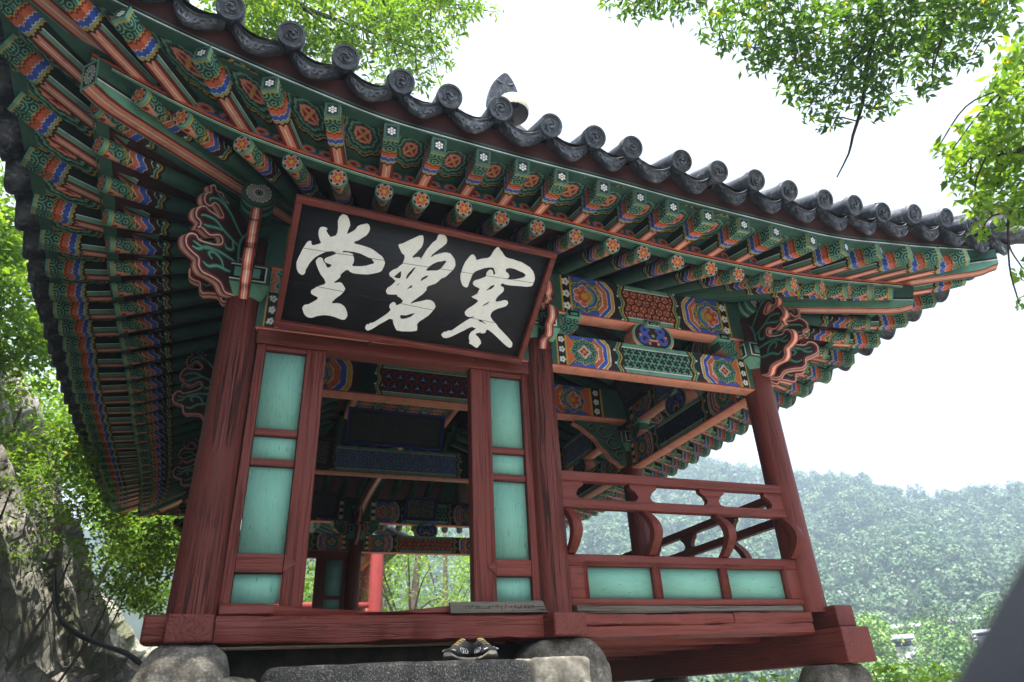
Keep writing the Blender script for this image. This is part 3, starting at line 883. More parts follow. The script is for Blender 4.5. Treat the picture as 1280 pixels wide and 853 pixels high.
VINES = [[(0.11, 2.46), (0.13, 2.62), (0.17, 2.78), (0.18, 2.95), (0.12, 3.08), (0.06, 3.15)],
         [(0.14, 2.66), (0.24, 2.62), (0.36, 2.60), (0.44, 2.55), (0.50, 2.56)],
         [(0.30, 2.62), (0.34, 2.68), (0.42, 2.70), (0.46, 2.66), (0.42, 2.63)],
         [(0.16, 2.74), (0.26, 2.74), (0.40, 2.73), (0.52, 2.68), (0.62, 2.68)],
         [(0.42, 2.73), (0.50, 2.70), (0.56, 2.64), (0.62, 2.63)],
         [(0.18, 2.90), (0.26, 2.92), (0.36, 2.95), (0.46, 2.99), (0.56, 2.97), (0.60, 2.94)],
         [(0.36, 2.95), (0.43, 2.93), (0.52, 2.89), (0.56, 2.88)],
         [(0.16, 3.0), (0.24, 3.07), (0.34, 3.16), (0.46, 3.20), (0.54, 3.16), (0.55, 3.12)],
         [(0.34, 3.16), (0.42, 3.22), (0.49, 3.25)],
         [(0.12, 2.56), (0.06, 2.60), (0.05, 2.67), (0.09, 2.70), (0.11, 2.66)],
         [(0.17, 2.80), (0.09, 2.80), (0.06, 2.87), (0.10, 2.91), (0.13, 2.87)],
         [(0.26, 2.92), (0.24, 2.84), (0.30, 2.81), (0.33, 2.84)]]
def spline(p, n=24):
    p = np.array(p, float); k = len(p)
    q = np.vstack([2 * p[0] - p[1], p, 2 * p[-1] - p[-2]])
    o = []
    for i in range(k - 1):
        a, b, c, d = q[i:i + 4]
        for t in np.linspace(0, 1, max(2, n // (k - 1)), endpoint=False):
            o.append(0.5 * ((2 * b) + (-a + c) * t + (2 * a - 5 * b + 4 * c - d) * t * t + (-a + 3 * b - 3 * c + d) * t ** 3))
    o.append(p[-1])
    return np.array(o)
def ribbon(mb, p2, wd, O, ex, ey, off, col):
    p = spline(p2); t = np.gradient(p, axis=0); t /= np.linalg.norm(t, axis=1)[:, None]
    nn = np.stack([-t[:, 1], t[:, 0]], 1)
    w = wd * (0.45 + 0.55 * np.sin(np.linspace(0.25, np.pi - 0.15, len(p))))[:, None]
    n = np.cross(ex, ey)
    rows = [p + nn * w, p - nn * w]
    P = np.array([O + q[:, :1] * ex + q[:, 1:] * ey + n * off for q in rows])
    mb.gridp(P, 0, col)
def cloud_bracket(x, y, dx, dy, sc_=1.0, z0=0.0, th=0.080, name='cloud_bracket'):
    ex = np.array([dx, dy, 0.0]); ex /= np.linalg.norm(ex); ey = np.array([0, 0, 1.0])
    O = np.array([x, y, z0])
    P = closed_spline([(a * sc_, b) for a, b in OUTL], 4)
    mb = MB(); mb.prism(P, O, ex, ey, th, 0, BR, colside=SM)
    A = np.array(P); nn_ = np.cross(ex, ey); k = len(A)                 # edge: red margins, salmon, white centre line
    cen = A + 0.0
    tg = np.roll(A, -1, 0) - np.roll(A, 1, 0); tg /= np.linalg.norm(tg, axis=1)[:, None] + 1e-9
    og = np.stack([tg[:, 1], -tg[:, 0]], 1)
    if 0.5 * np.sum(A[:, 0] * np.roll(A[:, 1], -1) - np.roll(A[:, 0], -1) * A[:, 1]) < 0: og = -og
    for f0, f1, c in ((-.5, -.30, RD), (.30, .5, RD), (-.055, .055, WH)):
        Q = A + og * 0.0012
        rows = [O + Q[:, :1] * ex + Q[:, 1:] * ey + nn_ * th * f for f in (f0, f1)]
        mb.gridp(np.array(rows).transpose(1, 0, 2)[:k - 2], 0, c)
    # red margin and white edge line on both faces
    n = np.cross(ex, ey); A = np.array(P); c_ = np.roll(A, -1, 0) - np.roll(A, 1, 0); c_ /= np.linalg.norm(c_, axis=1)[:, None] + 1e-9
    inn = np.stack([-c_[:, 1], c_[:, 0]], 1)
    area = 0.5 * np.sum(A[:, 0] * np.roll(A[:, 1], -1) - np.roll(A[:, 0], -1) * A[:, 1])
    if area < 0: inn = -inn
    sel = (A[:, 0] > 0.1)
    for sg in (1, -1):
        for a, b, c, off in ((0.0, 0.010, SM, 0.001), (0.008, 0.014, WH, 0.0016), (0.014, 0.034, RD, 0.0012)):
            rows = np.array([A + inn * a, A + inn * b])
            Pp = np.array([O + q[:, :1] * ex + q[:, 1:] * ey + n * sg * (th / 2 + off) for q in rows])
            idx = [i for i in range(len(A) - 1) if sel[i] and sel[i + 1]]
            k = len(A)
            mb.add(Pp.reshape(-1, 3), [(i, i + 1, k + i + 1, k + i) for i in idx], 0, c)
    o = mb.build(name, DAN, PAV)
    mb = MB()
    for sg in (1, -1):
        for v in VINES:
            v = [(a * sc_, b) for a, b in v]
            ribbon(mb, v, 0.030, O, ex, ey, sg * (th / 2 + 0.002), DG)
            ribbon(mb, v, 0.019, O, ex, ey, sg * (th / 2 + 0.003), NR)
            ribbon(mb, v, 0.009, O, ex, ey, sg * (th / 2 + 0.004), LG)
    mb.build('painted_vine', DAN, o)
for x, y, dirs in ((0, 0, ((-1, -1), (0, -1), (-1, 0))), (XS1, 0, ((0, -1),)), (XS2, 0, ((0, -1), (1, -1), (1, 0)))):
    for d in dirs: cloud_bracket(x, y, *d, sc_=0.62 if d == (0, -1) and x < 5 else 0.66 if d == (-1, 0) else 1.0, z0=(0.0 if x < 1 else -0.09))
for y in YS[1:]:
    cloud_bracket(xl(y), y, -1, 0, sc_=0.85); cloud_bracket(xr(y), y, 1, 0, z0=-0.09)
cloud_bracket(xm(9), 9, 0, -1, 0.8, -0.1); cloud_bracket(xr(9), 9, 0, -1, 0.8, -0.1); cloud_bracket(xl(9), 9, -1, 1)

# --- inside: the big cross beams, hanging bracket, tie beam, coffered ceiling
for y, kd, z0 in ((2.70, 'dark', 2.865), (5.78, 'blue', 2.82)):
    a = np.array([xl(y) + 0.14, y, 0]); b = np.array([xr(y) - 0.14, y, 0]); L = np.linalg.norm(b - a); d = (b - a) / L; H = 0.42
    mb = MB()
    def pf(u, v, L=L, kd=kd, H=H): return paint_beam(L - 0.56, H, kd, 0.02, True, 1.75)(u - 0.28, v)
    for sg in (-1, 1):
        mb.grid(a + np.array([0, 0.12 * sg - .06, z0]), d * L, (0, 0, H), int(L / (0.008 if sg < 0 else .016)), 54 if sg < 0 else 26, pf, 0, flip=sg > 0)
    t = np.linspace(0, np.pi, 14)
    rows = [q + np.cos(t)[:, None] * np.array([0, -.12, 0]) + np.array([0, -.06, 0]) + (z0 - 0.035 * np.sin(t))[:, None] * np.array([0, 0, 1.0]) for q in (a, b)]
    mb.gridp(np.array(rows), 0, np.tile(np.where(np.abs(np.cos(t)) > .9, RD, SM), 2))
    mb.add(np.array([a + [0, -.18, z0 + H], b + [0, -.18, z0 + H], b + [0, .06, z0 + H], a + [0, .06, z0 + H]]), [(0, 1, 2, 3)], 0, NR)
    mb.build('cross_beam', DAN, PAV)
def beam_bracket(x, y, sg):
    """green carved spandrel under a cross beam"""
    pts = [(0.14, 0.60), (0.90, 0.60), (0.93, 0.55), (0.80, 0.50), (0.68, 0.40), (0.60, 0.36), (0.52, 0.22), (0.44, 0.17), (0.38, 0.06), (0.30, 0.03), (0.24, -0.04), (0.14, -0.02)]
    ex = np.array([sg, 0, 0.0]); ey = np.array([0, 0, 1.0]); O = np.array([x, y, 2.24])
    mb = MB(); P = smooth_poly(pts, 2); mb.prism(P, O, ex, ey, 0.11, 0, NR, colside=SM)
    for s2 in (1, -1):
        for c in ([(0.22, 0.05), (0.30, 0.10), (0.27, 0.17), (0.21, 0.15)], [(0.2, 0.24), (0.34, 0.2), (0.42, 0.28), (0.36, 0.36), (0.28, 0.33)],
                  [(0.3, 0.42), (0.44, 0.36), (0.54, 0.44), (0.48, 0.52), (0.4, 0.49)], [(0.6, 0.44), (0.70, 0.5), (0.62, 0.56)], [(0.2, 0.40), (0.26, 0.50), (0.2, 0.55)]):
            ribbon(mb, c, 0.030, O, ex, ey, s2 * 0.0565, BR); ribbon(mb, [(a + .012, b + .012) for a, b in c], 0.005, O, ex, ey, s2 * 0.0575, LG)
    mb.build('beam_bracket', DAN, PAV)
beam_bracket(xr(2.776), 2.70, -1); beam_bracket(xl(2.776), 2.70, 1); beam_bracket(xr(5.74), 5.78, -1)
mb = MB()
tp = spline([(2.35, 8.85, 2.95), (2.42, 8.2, 3.22), (2.52, 7.2, 3.42), (2.60, 5.9, 3.52)], 18)
for q in (0, 1):
    pass
prof = [(-0.075, 0.11), (-0.085, -0.02), (-0.07, -0.09), (-0.03, -0.10), (-0.012, -0.101), (0.012, -0.101), (0.03, -0.10), (0.07, -0.09), (0.085, -0.02), (0.075, 0.11)]
pc = [NR, LG, RD, SM, WH, WH, SM, RD, LG, NR]
P = np.array([[p + np.array([o, 0, z]) for o, z in prof] for p in tp])
mb.gridp(P.transpose(1, 0, 2), 0, np.repeat(pc, len(tp)), wrapu=True)
mb.build('tie_beam', DAN, PAV)
def ceil_paint(u, v):
    s = 0.42; x = np.mod(u, s) - s / 2; y = np.mod(v, s) - s / 2
    o = np.full(u.shape, NR); e = s / 2 - np.maximum(np.abs(x), np.abs(y))
    r = np.hypot(x, y); a = np.arctan2(y, x)
    o[:] = DG; pet = 0.145 * (0.7 + 0.3 * np.abs(np.cos(4 * a)))
    o[r < pet] = OR; o[(r < pet * .8) & (np.abs(np.cos(4 * a)) > .8)] = RD; o[r < 0.05] = YE
    o[e < 0.045] = LG; o[e < 0.035] = NR; o[(e < 0.028) & (np.minimum(np.abs(x), np.abs(y)) < 0.09)] = OR
    return o
mb = MB(); mb.grid((1.68, 3.9, 4.0), (1.68, 0, 0), (0, 2.2, 0), 240, 300, ceil_paint, 0, flip=True)
mb.build('coffered_ceiling', DAN, PAV)
mb = MB()
for a, b in (((1.64, 3.86, 3.98), (1.64, 6.14, 3.98)), ((3.40, 3.86, 3.98), (3.40, 6.14, 3.98)), ((1.64, 3.86, 3.98), (3.40, 3.86, 3.98)), ((1.64, 6.14, 3.98), (3.40, 6.14, 3.98))):
    mb.beam(a, b, 0.09, 0.12, 0, SM)
mb.build('ceiling_frame', DAN, PAV)
# side wall leaves between the left columns
for i in range(0):
    y0, y1 = YS[i] + 0.15, YS[i + 1] - 0.15
    mb = MB(); xa = xl((y0 + y1) / 2)
    for q in np.linspace(y0, y1, 6): mb.bx(xl(q) - 0.03, xl(q) + 0.03, q - 0.04, q + 0.04, 0.09, 2.12)
    mb.beam((xl(y0), y0, 0.045), (xl(y1), y1, 0.045), 0.12, 0.086); mb.beam((xl(y0), y0, 2.165), (xl(y1), y1, 2.165), 0.12, 0.086)
    fr = mb.build('side_wall_frame', RED_Z, PAV, bevel=0.005)
    mb = MB(); mb.beam((xl(y0), y0, 1.10), (xl(y1), y1, 1.10), 0.02, 2.0); mb.build('side_wall_board', TEAL, fr)

# --- railings
def railing(P0, P1, outn, npane=3):
    P0 = np.array([*P0, 0.0]); P1 = np.array([*P1, 0.0]); outn = np.array([*outn, 0.0]); d = P1 - P0; L = np.linalg.norm(d); d /= L
    n = np.array([0, 0, 1.0]); alongx = abs(d[0]) > .5
    RW_ = RED_X if alongx else RED_Y
    fr = np.stack([d, np.cross(n, d), n], 1)
    def bxl(mb, u0, u1, o0, o1, z0, z1): mb.box(P0 + d * (u0 + u1) / 2 + outn * (o0 + o1) / 2 + n * (z0 + z1) / 2, (u1 - u0, abs(o1 - o0), z1 - z0), 0, None, fr)
    a, b = 0.12, L - 0.12
    mb = MB()
    bxl(mb, a, b, 0.0, 0.085, 0.064, 0.118)
    bxl(mb, a, b, 0.0, 0.085, 0.372, 0.466)
    W = b - a; pw = (W - 0.34 - 0.08 * (npane - 1)) / npane
    us = [a + 0.17 + k * (pw + 0.08) for k in range(npane)]
    cuts = [a] + [q for u in us for q in (u, u + pw)] + [b]
    for k in range(0, len(cuts), 2): bxl(mb, cuts[k], cuts[k + 1], 0.0, 0.083, 0.119, 0.371)
    base = mb.build('railing_panel', RW_, PAV, bevel=0.005)
    # mouldings round every pane
    mb = MB()
    for u in us:
        for k, g in enumerate((0.018, 0.036)):
            dp = 0.084 + 0.004 * (2 - k)
            bxl(mb, u - g, u - g + 0.010, 0.08, dp, 0.119, 0.371 + g); bxl(mb, u + pw + g - 0.010, u + pw + g, 0.08, dp, 0.119, 0.371 + g)
            bxl(mb, u - g + .011, u + pw + g - .011, 0.08, dp, 0.362 + g, 0.372 + g)
    mb.build('pane_moulding', RW_, base)
    for u in us:
        mb = MB(); bxl(mb, u + .001, u + pw - .001, 0.010, 0.045, 0.120, 0.370); mb.build('pane', TEAL_X if alongx else TEAL, base)
    mb = MB(); bxl(mb, a - .02, b + .02, 0.02, 0.10, 0.848, 0.930); mb.build('hand_rail', RW_, PAV, bevel=0.010, seg=2)
    mb = MB(); bxl(mb, a - .02, b + .02, 0.015, 0.105, 1.084, 1.168); mb.build('hand_rail', RW_, PAV, bevel=0.012, seg=2)
    ub = np.linspace(a + 0.035, b - 0.02, npane + 1)
    for k, u in enumerate(ub):
        # curved baluster
        t = np.linspace(0, 1, 20)
        cx = 0.06 + 0.155 * np.sin(np.pi * np.clip(t * 1.02, 0, 1)) ** 0.9
        zz = 0.468 + 0.378 * t
        hw = 0.034 * (1 + 0.25 * np.sin(np.pi * t))
        dep = 0.045
        prof = []
        for c, z, h in zip(cx, zz, hw):
            ctr = P0 + d * u + outn * c + n * z
            prof.append([ctr - d * h - outn * dep, ctr - d * h + outn * dep * .7, ctr - d * h * .4 + outn * dep, ctr + d * h * .4 + outn * dep, ctr + d * h + outn * dep * .7, ctr + d * h - outn * dep])
        mb = MB(); mb.gridp(np.array(prof).transpose(1, 0, 2), 0, wrapu=True)
        mb.build('baluster', RED_Z, PAV, smooth=True)
    us2 = np.linspace(a + 0.06, b - 0.06, npane + 1) if npane == 3 else np.linspace(a + .06, b - .06, npane + 1)
    for u in us2:
        prof = [(-0.115, 0.931), (-0.075, 0.945), (-0.062, 0.975), (-0.085, 1.015), (-0.135, 1.05), (-0.14, 1.083), (0.14, 1.083), (0.135, 1.05), (0.085, 1.015), (0.062, 0.975), (0.075, 0.945), (0.115, 0.931)]
        prof = [(min(max(p[0], a - .02 - u), b + .02 - u), p[1]) for p in prof]
        mb = MB(); mb.prism(prof, P0 + d * u + outn * 0.06, d, n, 0.055); mb.build('rail_spacer', RW_, PAV)
railing((XS1, 0), (XS2, 0), (0, -1))
for i in range(3):
    railing((xr(YS[i]), YS[i]), (xr(YS[i + 1]), YS[i + 1]), (1, 0))
# ------------------------------------------------------------------ eaves: three curves (rafter tips, flying-rafter tips, tile edge) on each side
def crv(t, v):
    t = np.array(t, float); v = np.array(v, float)
    g = np.linspace(t[0], t[-1], 400); y = np.interp(g, t, v)
    k = 17; pad = np.r_[2 * y[0] - y[k:0:-1], y, 2 * y[-1] - y[-2:-k - 2:-1]]
    ker = np.hanning(2 * k + 1); ker /= ker.sum()
    ys = np.convolve(pad, ker, 'valid')
    return lambda q: np.interp(q, g, ys)
# front
RFy = crv([-1.2, -.6, .2, 1.2, 4, 5.2, 6.42], [-1.175, -1.12, -1.10, -1.10, -1.10, -1.11, -1.19])
RFz = crv([-1.2, -.97, -.56, -.14, .23, .6, .93, 1.6, 2.6, 3.6, 4.6, 5.28, 6.42], [3.52, 3.44, 3.30, 3.17, 3.105, 3.045, 3.0, 2.985, 2.94, 2.868, 2.855, 2.88, 2.95])
BFy = crv([-1.75, -1, 0, 5, 6, 6.97], [-1.74, -1.65, -1.62, -1.62, -1.65, -1.74])
BFz = crv([-1.75, -1.06, -.53, -.056, .41, .84, 1.22, 1.93, 2.69, 3.39, 4.11, 4.83, 5.28, 5.62, 6.97], [3.80, 3.60, 3.44, 3.325, 3.21, 3.115, 3.09, 3.05, 3.03, 2.99, 2.972, 2.957, 2.978, 3.02, 3.14])
# left
RLx = crv([-1.2, -.65, -.32, .015, .35, .64, 1, 2, 3, 4, 5, 6.6, 8, 10.1], [-1.175, -1.167, -1.16, -1.164, -1.185, -1.19, -1.2, -1.24, -1.285, -1.34, -1.40, -1.49, -1.62, -1.80])
RLz = crv([-1.2, -.65, -.32, .015, .35, .64, 1, 2, 5, 6.6, 8, 10.1], [3.50, 3.28, 3.17, 3.10, 3.04, 3.0, 2.955, 2.93, 2.92, 2.93, 2.99, 3.14])
BLx = crv([-1.75, -.9, -.56, -.12, .17, .5, 1.0, 1.7, 2.5, 3.5, 5, 6.7, 8, 9.5, 10.75], [-1.745, -1.76, -1.745, -1.735, -1.725, -1.72, -1.745, -1.81, -1.86, -1.95, -2.03, -2.11, -2.17, -2.27, -2.40])
BLz = crv([-1.75, -.9, -.56, -.12, .17, .5, 1, 1.7, 8, 9.5, 10.75], [3.80, 3.58, 3.43, 3.30, 3.2, 3.12, 3.06, 3.03, 3.05, 3.13, 3.30])
# right
RRx = crv([-1.2, 0, 1, 1.7, 3, 5, 7, 9, 10.2], [6.42, 6.42, 6.45, 6.5, 6.58, 6.66, 6.70, 6.75, 6.85])
RRz = crv([-1.2, 0, 1, 1.7, 3, 7, 9, 10.2], [2.95, 2.87, 2.85, 2.83, 2.84, 2.85, 2.92, 3.05])
BRx = crv([-1.75, -.3, .4, 1.3, 2.1, 3.2, 4.3, 5.5, 7, 9, 10.75], [6.97, 6.98, 7.02, 7.08, 7.12, 7.2, 7.28, 7.33, 7.36, 7.42, 7.55])
BRz = crv([-1.75, -.3, .4, 1.3, 2.1, 5.5, 7, 9, 10.75], [3.14, 2.98, 2.91, 2.87, 2.88, 2.88, 2.90, 3.0, 3.2])

FX = [-.86, -.565, -.136, .232, .581, .933, 1.245, 1.602, 1.915, 2.245, 2.611, 2.96, 3.272, 3.611, 3.984, 4.286, 4.612, 4.939, 5.281, 5.60, 5.90, 6.17]
LY = [-.93, -.65, -.32, .015, .35, .66, .98, 1.34, 1.68, 2.06, 2.45, 2.84, 3.24] + [3.24 + .375 * k for k in range(1, 18)] + [9.85]
RY = [-.93, -.62, -.30] + [.04 + .36 * k for k in range(28)]
def tipR(side, q):
    if side == 'F': return np.array([q, RFy(q), RFz(q)])
    if side == 'L': return np.array([RLx(q), q, RLz(q)])
    return np.array([RRx(q), q, RRz(q)])
def pivot(side, q):
    if side == 'F': return np.array([np.clip(q, 1.1, 4.12), 1.1, 3.82])
    if side == 'L':
        yy = np.clip(q, 1.1, 7.9); return np.array([1.1 - 0.055 * yy, yy, 3.82])
    return np.array([4.12, np.clip(q, 1.1, 7.9), 3.80])
def tipB(side, q):
    P = tipR(side, q); K = pivot(side, q); d = (P - K)[:2]; d /= np.linalg.norm(d)
    t = 0.5
    for _ in range(30):
        X = P[:2] + d * t
        if side == 'F': e = X[1] - BFy(X[0]); t += e / max(0.3, -d[1])
        elif side == 'L': e = X[0] - BLx(X[1]); t += e / max(0.3, -d[0])
        else: e = BRx(X[1]) - X[0]; t += e / max(0.3, d[0])
    X = P[:2] + d * t
    z = BFz(X[0]) if side == 'F' else BLz(X[1]) if side == 'L' else BRz(X[1])
    return np.array([X[0], X[1], float(z)])

# --- one rafter and one flying rafter, then copies
RR = 0.070
def rafter_mesh(LEN):
    mb = MB()
    na = 56; a = np.linspace(-np.pi, np.pi, na, endpoint=False)
    sl = np.r_[np.linspace(0, 0.60, 110), [LEN]]
    S, A = np.meshgrid(sl, a, indexing='ij')
    P = np.stack([S, np.sin(A) * RR, -np.cos(A) * RR], -1)
    ci = paint_rafter(S, A)
    mb.gridp(P.transpose(1, 0, 2), 0, PAL[ci.T.ravel()], wrapu=True)
    r = np.linspace(0, 1, 18); Rg, Tg = np.meshgrid(r, np.linspace(0, 2 * np.pi, 72, endpoint=False), indexing='ij')
    Y = Rg * np.cos(Tg) * RR; Z = Rg * np.sin(Tg) * RR
    ci = flower6(Y, Z, RR)
    mb.gridp(np.stack([np.full(Y.shape, -0.0005), Y, Z], -1).transpose(1, 0, 2), 0, PAL[ci.T.ravel()], wrapu=True)
    return mb
raf0 = rafter_mesh(3.1).build('rafter', DAN, PAV, smooth=True)
raf_short = rafter_mesh(2.25).build('rafter', DAN, PAV, smooth=True)
def buyeon_mesh():
    mb = MB(); w_ = 0.112; hT, hB = 0.125, 0.150; LEN = 0.95
    sl = np.r_[np.linspace(0, 0.33, 70), np.linspace(0.36, LEN, 4)]
    zt = np.full(len(sl), hB / 2)
    zb = -hB / 2 + (hB - hT) * np.exp(-(sl / 0.16) ** 1.5)
    def face(pa, pb, painter, nv):
        b = np.linspace(0, 1, nv); P = pa[:, None, :] * (1 - b)[None, :, None] + pb[:, None, :] * b[None, :, None]
        S = np.tile(sl[:, None], (1, nv)); V = np.tile((b - 0.5)[None] * w_, (len(sl), 1))
        mb.gridp(P, 0, PAL[painter(S, V).ravel()])
    E = lambda y, z: np.stack([sl, np.full(len(sl), y), z], 1)
    h = w_ / 2
    face(E(-h, zb), E(h, zb), lambda s, v: paint_buyeon(s, v, w_, True), 30)
    face(E(-h, zb), E(-h, zt), lambda s, v: paint_buyeon(s, v, w_), 34)
    face(E(h, zb), E(h, zt), lambda s, v: paint_buyeon(s, v, w_), 34)
    face(E(-h, zt), E(h, zt), lambda s, v: np.full(s.shape, NR), 2)
    Yg, Zg = np.meshgrid(np.linspace(-h, h, 36), np.linspace(zb[0], zt[0], 40), indexing='ij')
    zc = (zb[0] + zt[0]) / 2
    o = np.full(Yg.shape, NR); ins = (np.abs(Yg) < h * .68) & (np.abs(Zg - zc) < hT * .36)
    d7 = dots7(Yg, Zg - zc, 0.036); o[ins] = d7[ins]
    mb.gridp(np.stack([np.zeros(Yg.shape), Yg, Zg], -1), 0, PAL[o.ravel()])
    return mb
buy0 = buyeon_mesh().build('flying_rafter', DAN, PAV)
def frame_from(tip, inner):
    x = inner - tip; x = x / np.linalg.norm(x); up = np.array([0, 0, 1.0])
    y = np.cross(up, x); y /= np.linalg.norm(y); z = np.cross(x, y)
    M = Matrix.Identity(4)
    for i in range(3): M[i][0], M[i][1], M[i][2], M[i][3] = x[i], y[i], z[i], tip[i]
    return M
used = {}
def place(src, M):
    if used.get(src.name): o = src.copy(); COL.objects.link(o); o.parent = PAV
    else: o = src; used[src.name] = True
    o.matrix_local = M; return o
ALL = {}
for side, qs in (('F', FX), ('L', LY), ('R', RY)):
    rows = []
    for q in qs:
        P = tipR(side, q); K = pivot(side, q)
        straight = abs((q - (pivot(side, q)[0] if side == 'F' else pivot(side, q)[1]))) < 0.02
        P = P + np.array([rng.normal(0, .006), rng.normal(0, .006), rng.normal(0, .004)])
        roll = Matrix.Rotation(rng.normal(0, 0.05), 4, 'X')
        place(raf0 if straight else raf_short, frame_from(P, K) @ roll)
        B = tipB(side, q); B = B + np.array([rng.normal(0, .004), rng.normal(0, .004), rng.normal(0, .004)])
        inner = np.array([P[0], P[1], P[2] + RR + 0.05 + 0.075 + 0.012])
        place(buy0, frame_from(B, inner))
        rows.append((P, B, K))
    ALL[side] = rows
# plain rafters over the rear wall, seen from inside
mb = MB(); mb.tube([(0, 0, 0), (3.6, 0, 0)], RR, 20, 0, NR); rb = mb.build('rear_rafter', DAN, PAV, smooth=True)
for x in np.arange(0.2, 5.2, 0.36):
    place(rb, frame_from(np.array([x, 10.1, 2.95]), np.array([min(max(x, 1.1), 4.1), 7.9, 3.82])))

# --- hip rafters at the corners
def hip(tip, inner, wd, ht, name, endpaint=True):
    mb = MB(); x = inner - tip; L = np.linalg.norm(x); x = x / L
    y = np.cross([0, 0, 1.0], x); y /= np.linalg.norm(y); z = np.cross(x, y)
    def W(s, a, b): return tip + x * s + y * a + z * b
    ns = 30; sl = np.linspace(0, L, ns); h = wd / 2
    drop = 0.05 * np.exp(-(sl / 0.10) ** 2)                     # underside lifts at the tip
    rise = 0.06 * np.exp(-(sl / 0.35) ** 2)
    def strip(a0, b0, a1, b1, c):
        r = []
        for a, b in ((a0, b0), (a1, b1)):
            r.append([W(s, a, (-ht / 2 + dr if b == 'bot' else ht / 2 if b == 'top' else -ht / 2 + b)) for s, dr in zip(sl, drop)])
        mb.gridp(np.array(r), 0, c)
    for a0, a1, c in ((-1, -.9, LG), (-.9, -.6, RD), (-.6, -.06, SM), (-.06, .06, WH), (.06, .6, SM), (.6, .9, RD), (.9, 1, LG)): strip(h * a0, 'bot', h * a1, 'bot', c)
    for sg in (-1, 1):
        for b0, b1, c in ((0.05, 0.085, LG), (0.085, 0.095, WH), (0.095, 0.12, BK), (0.12, ht, NR)): strip(sg * h, b0, sg * h, b1, c)
        r = [[W(s, sg * h, -ht / 2 + dr) for s, dr in zip(sl, drop)], [W(s, sg * h, -ht / 2 + 0.05) for s in sl]]
        mb.gridp(np.array(r), 0, LG)
    strip(-h, 'top', h, 'top', NR)
    A, B = np.meshgrid(np.linspace(-h, h, 60), np.linspace(-ht / 2 + drop[0], ht / 2, 70), indexing='ij')
    bc = (drop[0]) / 2
    o = np.full(A.shape, LG); ii = (np.abs(A) < h * .74) & (np.abs(B - bc) < (ht - drop[0]) / 2 * .82)
    ch = chrys(A, B - bc, h * .72, ht * .42 - drop[0] / 2); o[ii] = ch[ii]
    P = tip + A[..., None] * y + B[..., None] * z - x * 0.001
    mb.gridp(P, 0, PAL[o.ravel()])
    return mb.build(name, DAN, PAV)
hip(np.array([-1.175, -1.175, 3.43]), np.array([1.1, 1.1, 3.90]), 0.17, 0.27, 'hip_rafter')
hip(np.array([6.408, -1.184, 2.882]), np.array([4.12, 1.1, 3.85]), 0.17, 0.25, 'hip_rafter')
hip(np.array([-1.80, 10.12, 3.08]), np.array([0.7, 7.9, 3.85]), 0.17, 0.25, 'hip_rafter')
hip(np.array([6.86, 10.22, 2.98]), np.array([4.12, 7.9, 3.82]), 0.17, 0.25, 'hip_rafter')
hip(np.array([-1.755, -1.755, 3.83]), np.array([-0.55, -0.55, 3.83]), 0.15, 0.21, 'flying_hip_rafter')
hip(np.array([6.985, -1.76, 3.10]), np.array([5.8, -0.58, 3.30]), 0.15, 0.21, 'flying_hip_rafter')
hip(np.array([-2.41, 10.76, 3.28]), np.array([-1.1, 9.4, 3.42]), 0.15, 0.21, 'flying_hip_rafter')
hip(np.array([7.56, 10.76, 3.2]), np.array([6.2, 9.5, 3.3]), 0.15, 0.21, 'flying_hip_rafter')

# --- long battens, boards and soffits following the curves
def path(side, level, n=160):
    if side == 'F':
        q = np.linspace(*((-1.2, 6.44) if level == 'R' else (-1.76, 6.99)), n)
        return np.stack([q, RFy(q) if level == 'R' else BFy(q), RFz(q) if level == 'R' else BFz(q)], 1)
    if side == 'L':
        q = np.linspace(*((-1.2, 10.12) if level == 'R' else (-1.76, 10.76)), n)
        return np.stack([RLx(q) if level == 'R' else BLx(q), q, RLz(q) if level == 'R' else BLz(q)], 1)
    q = np.linspace(*((-1.2, 10.2) if level == 'R' else (-1.76, 10.76)), n)
    return np.stack([RRx(q) if level == 'R' else BRx(q), q, RRz(q) if level == 'R' else BRz(q)], 1)
OUTN = {'F': np.array([0, -1.0, 0]), 'L': np.array([-1.0, 0, 0]), 'R': np.array([1.0, 0, 0])}
def sweep(mb, pts, out, prof, cols):
    for (a, b), c in zip(zip(prof[:-1], prof[1:]), cols):
        r = [pts + out * a[0] + np.array([0, 0, a[1]]), pts + out * b[0] + np.array([0, 0, b[1]])]
        mb.gridp(np.array(r), 0, c)
for side in 'FLR':
    o = OUTN[side]
    mb = MB(); p = path(side, 'R')
    sweep(mb, p, o, [(-0.07, .066), (0.018, .066), (0.018, .086), (0.018, .092), (0.018, .106), (0.018, .131), (-0.02, .131), (-.07, .131)], [NR, LG, WH, BK, OR, OR, BR])
    mb.build('rafter_batten', DAN, PAV)
    mb = MB(); p = path(side, 'B')
    sweep(mb, p, o, [(-0.08, .078), (0.016, .078), (0.016, .092), (0.016, .101), (0.016, .121), (0.016, .134), (-0.06, .134)], [NR, NR, WH, BK, NR, NR])
    mb.build('eave_batten', DAN, PAV)
    mb = MB()
    sweep(mb, p, o, [(-0.05, .135), (0.008, .135), (0.03, .30), (-0.05, .30)], [0, 0, 0])
    mb.build('tile_seat_board', MAROON, PAV)
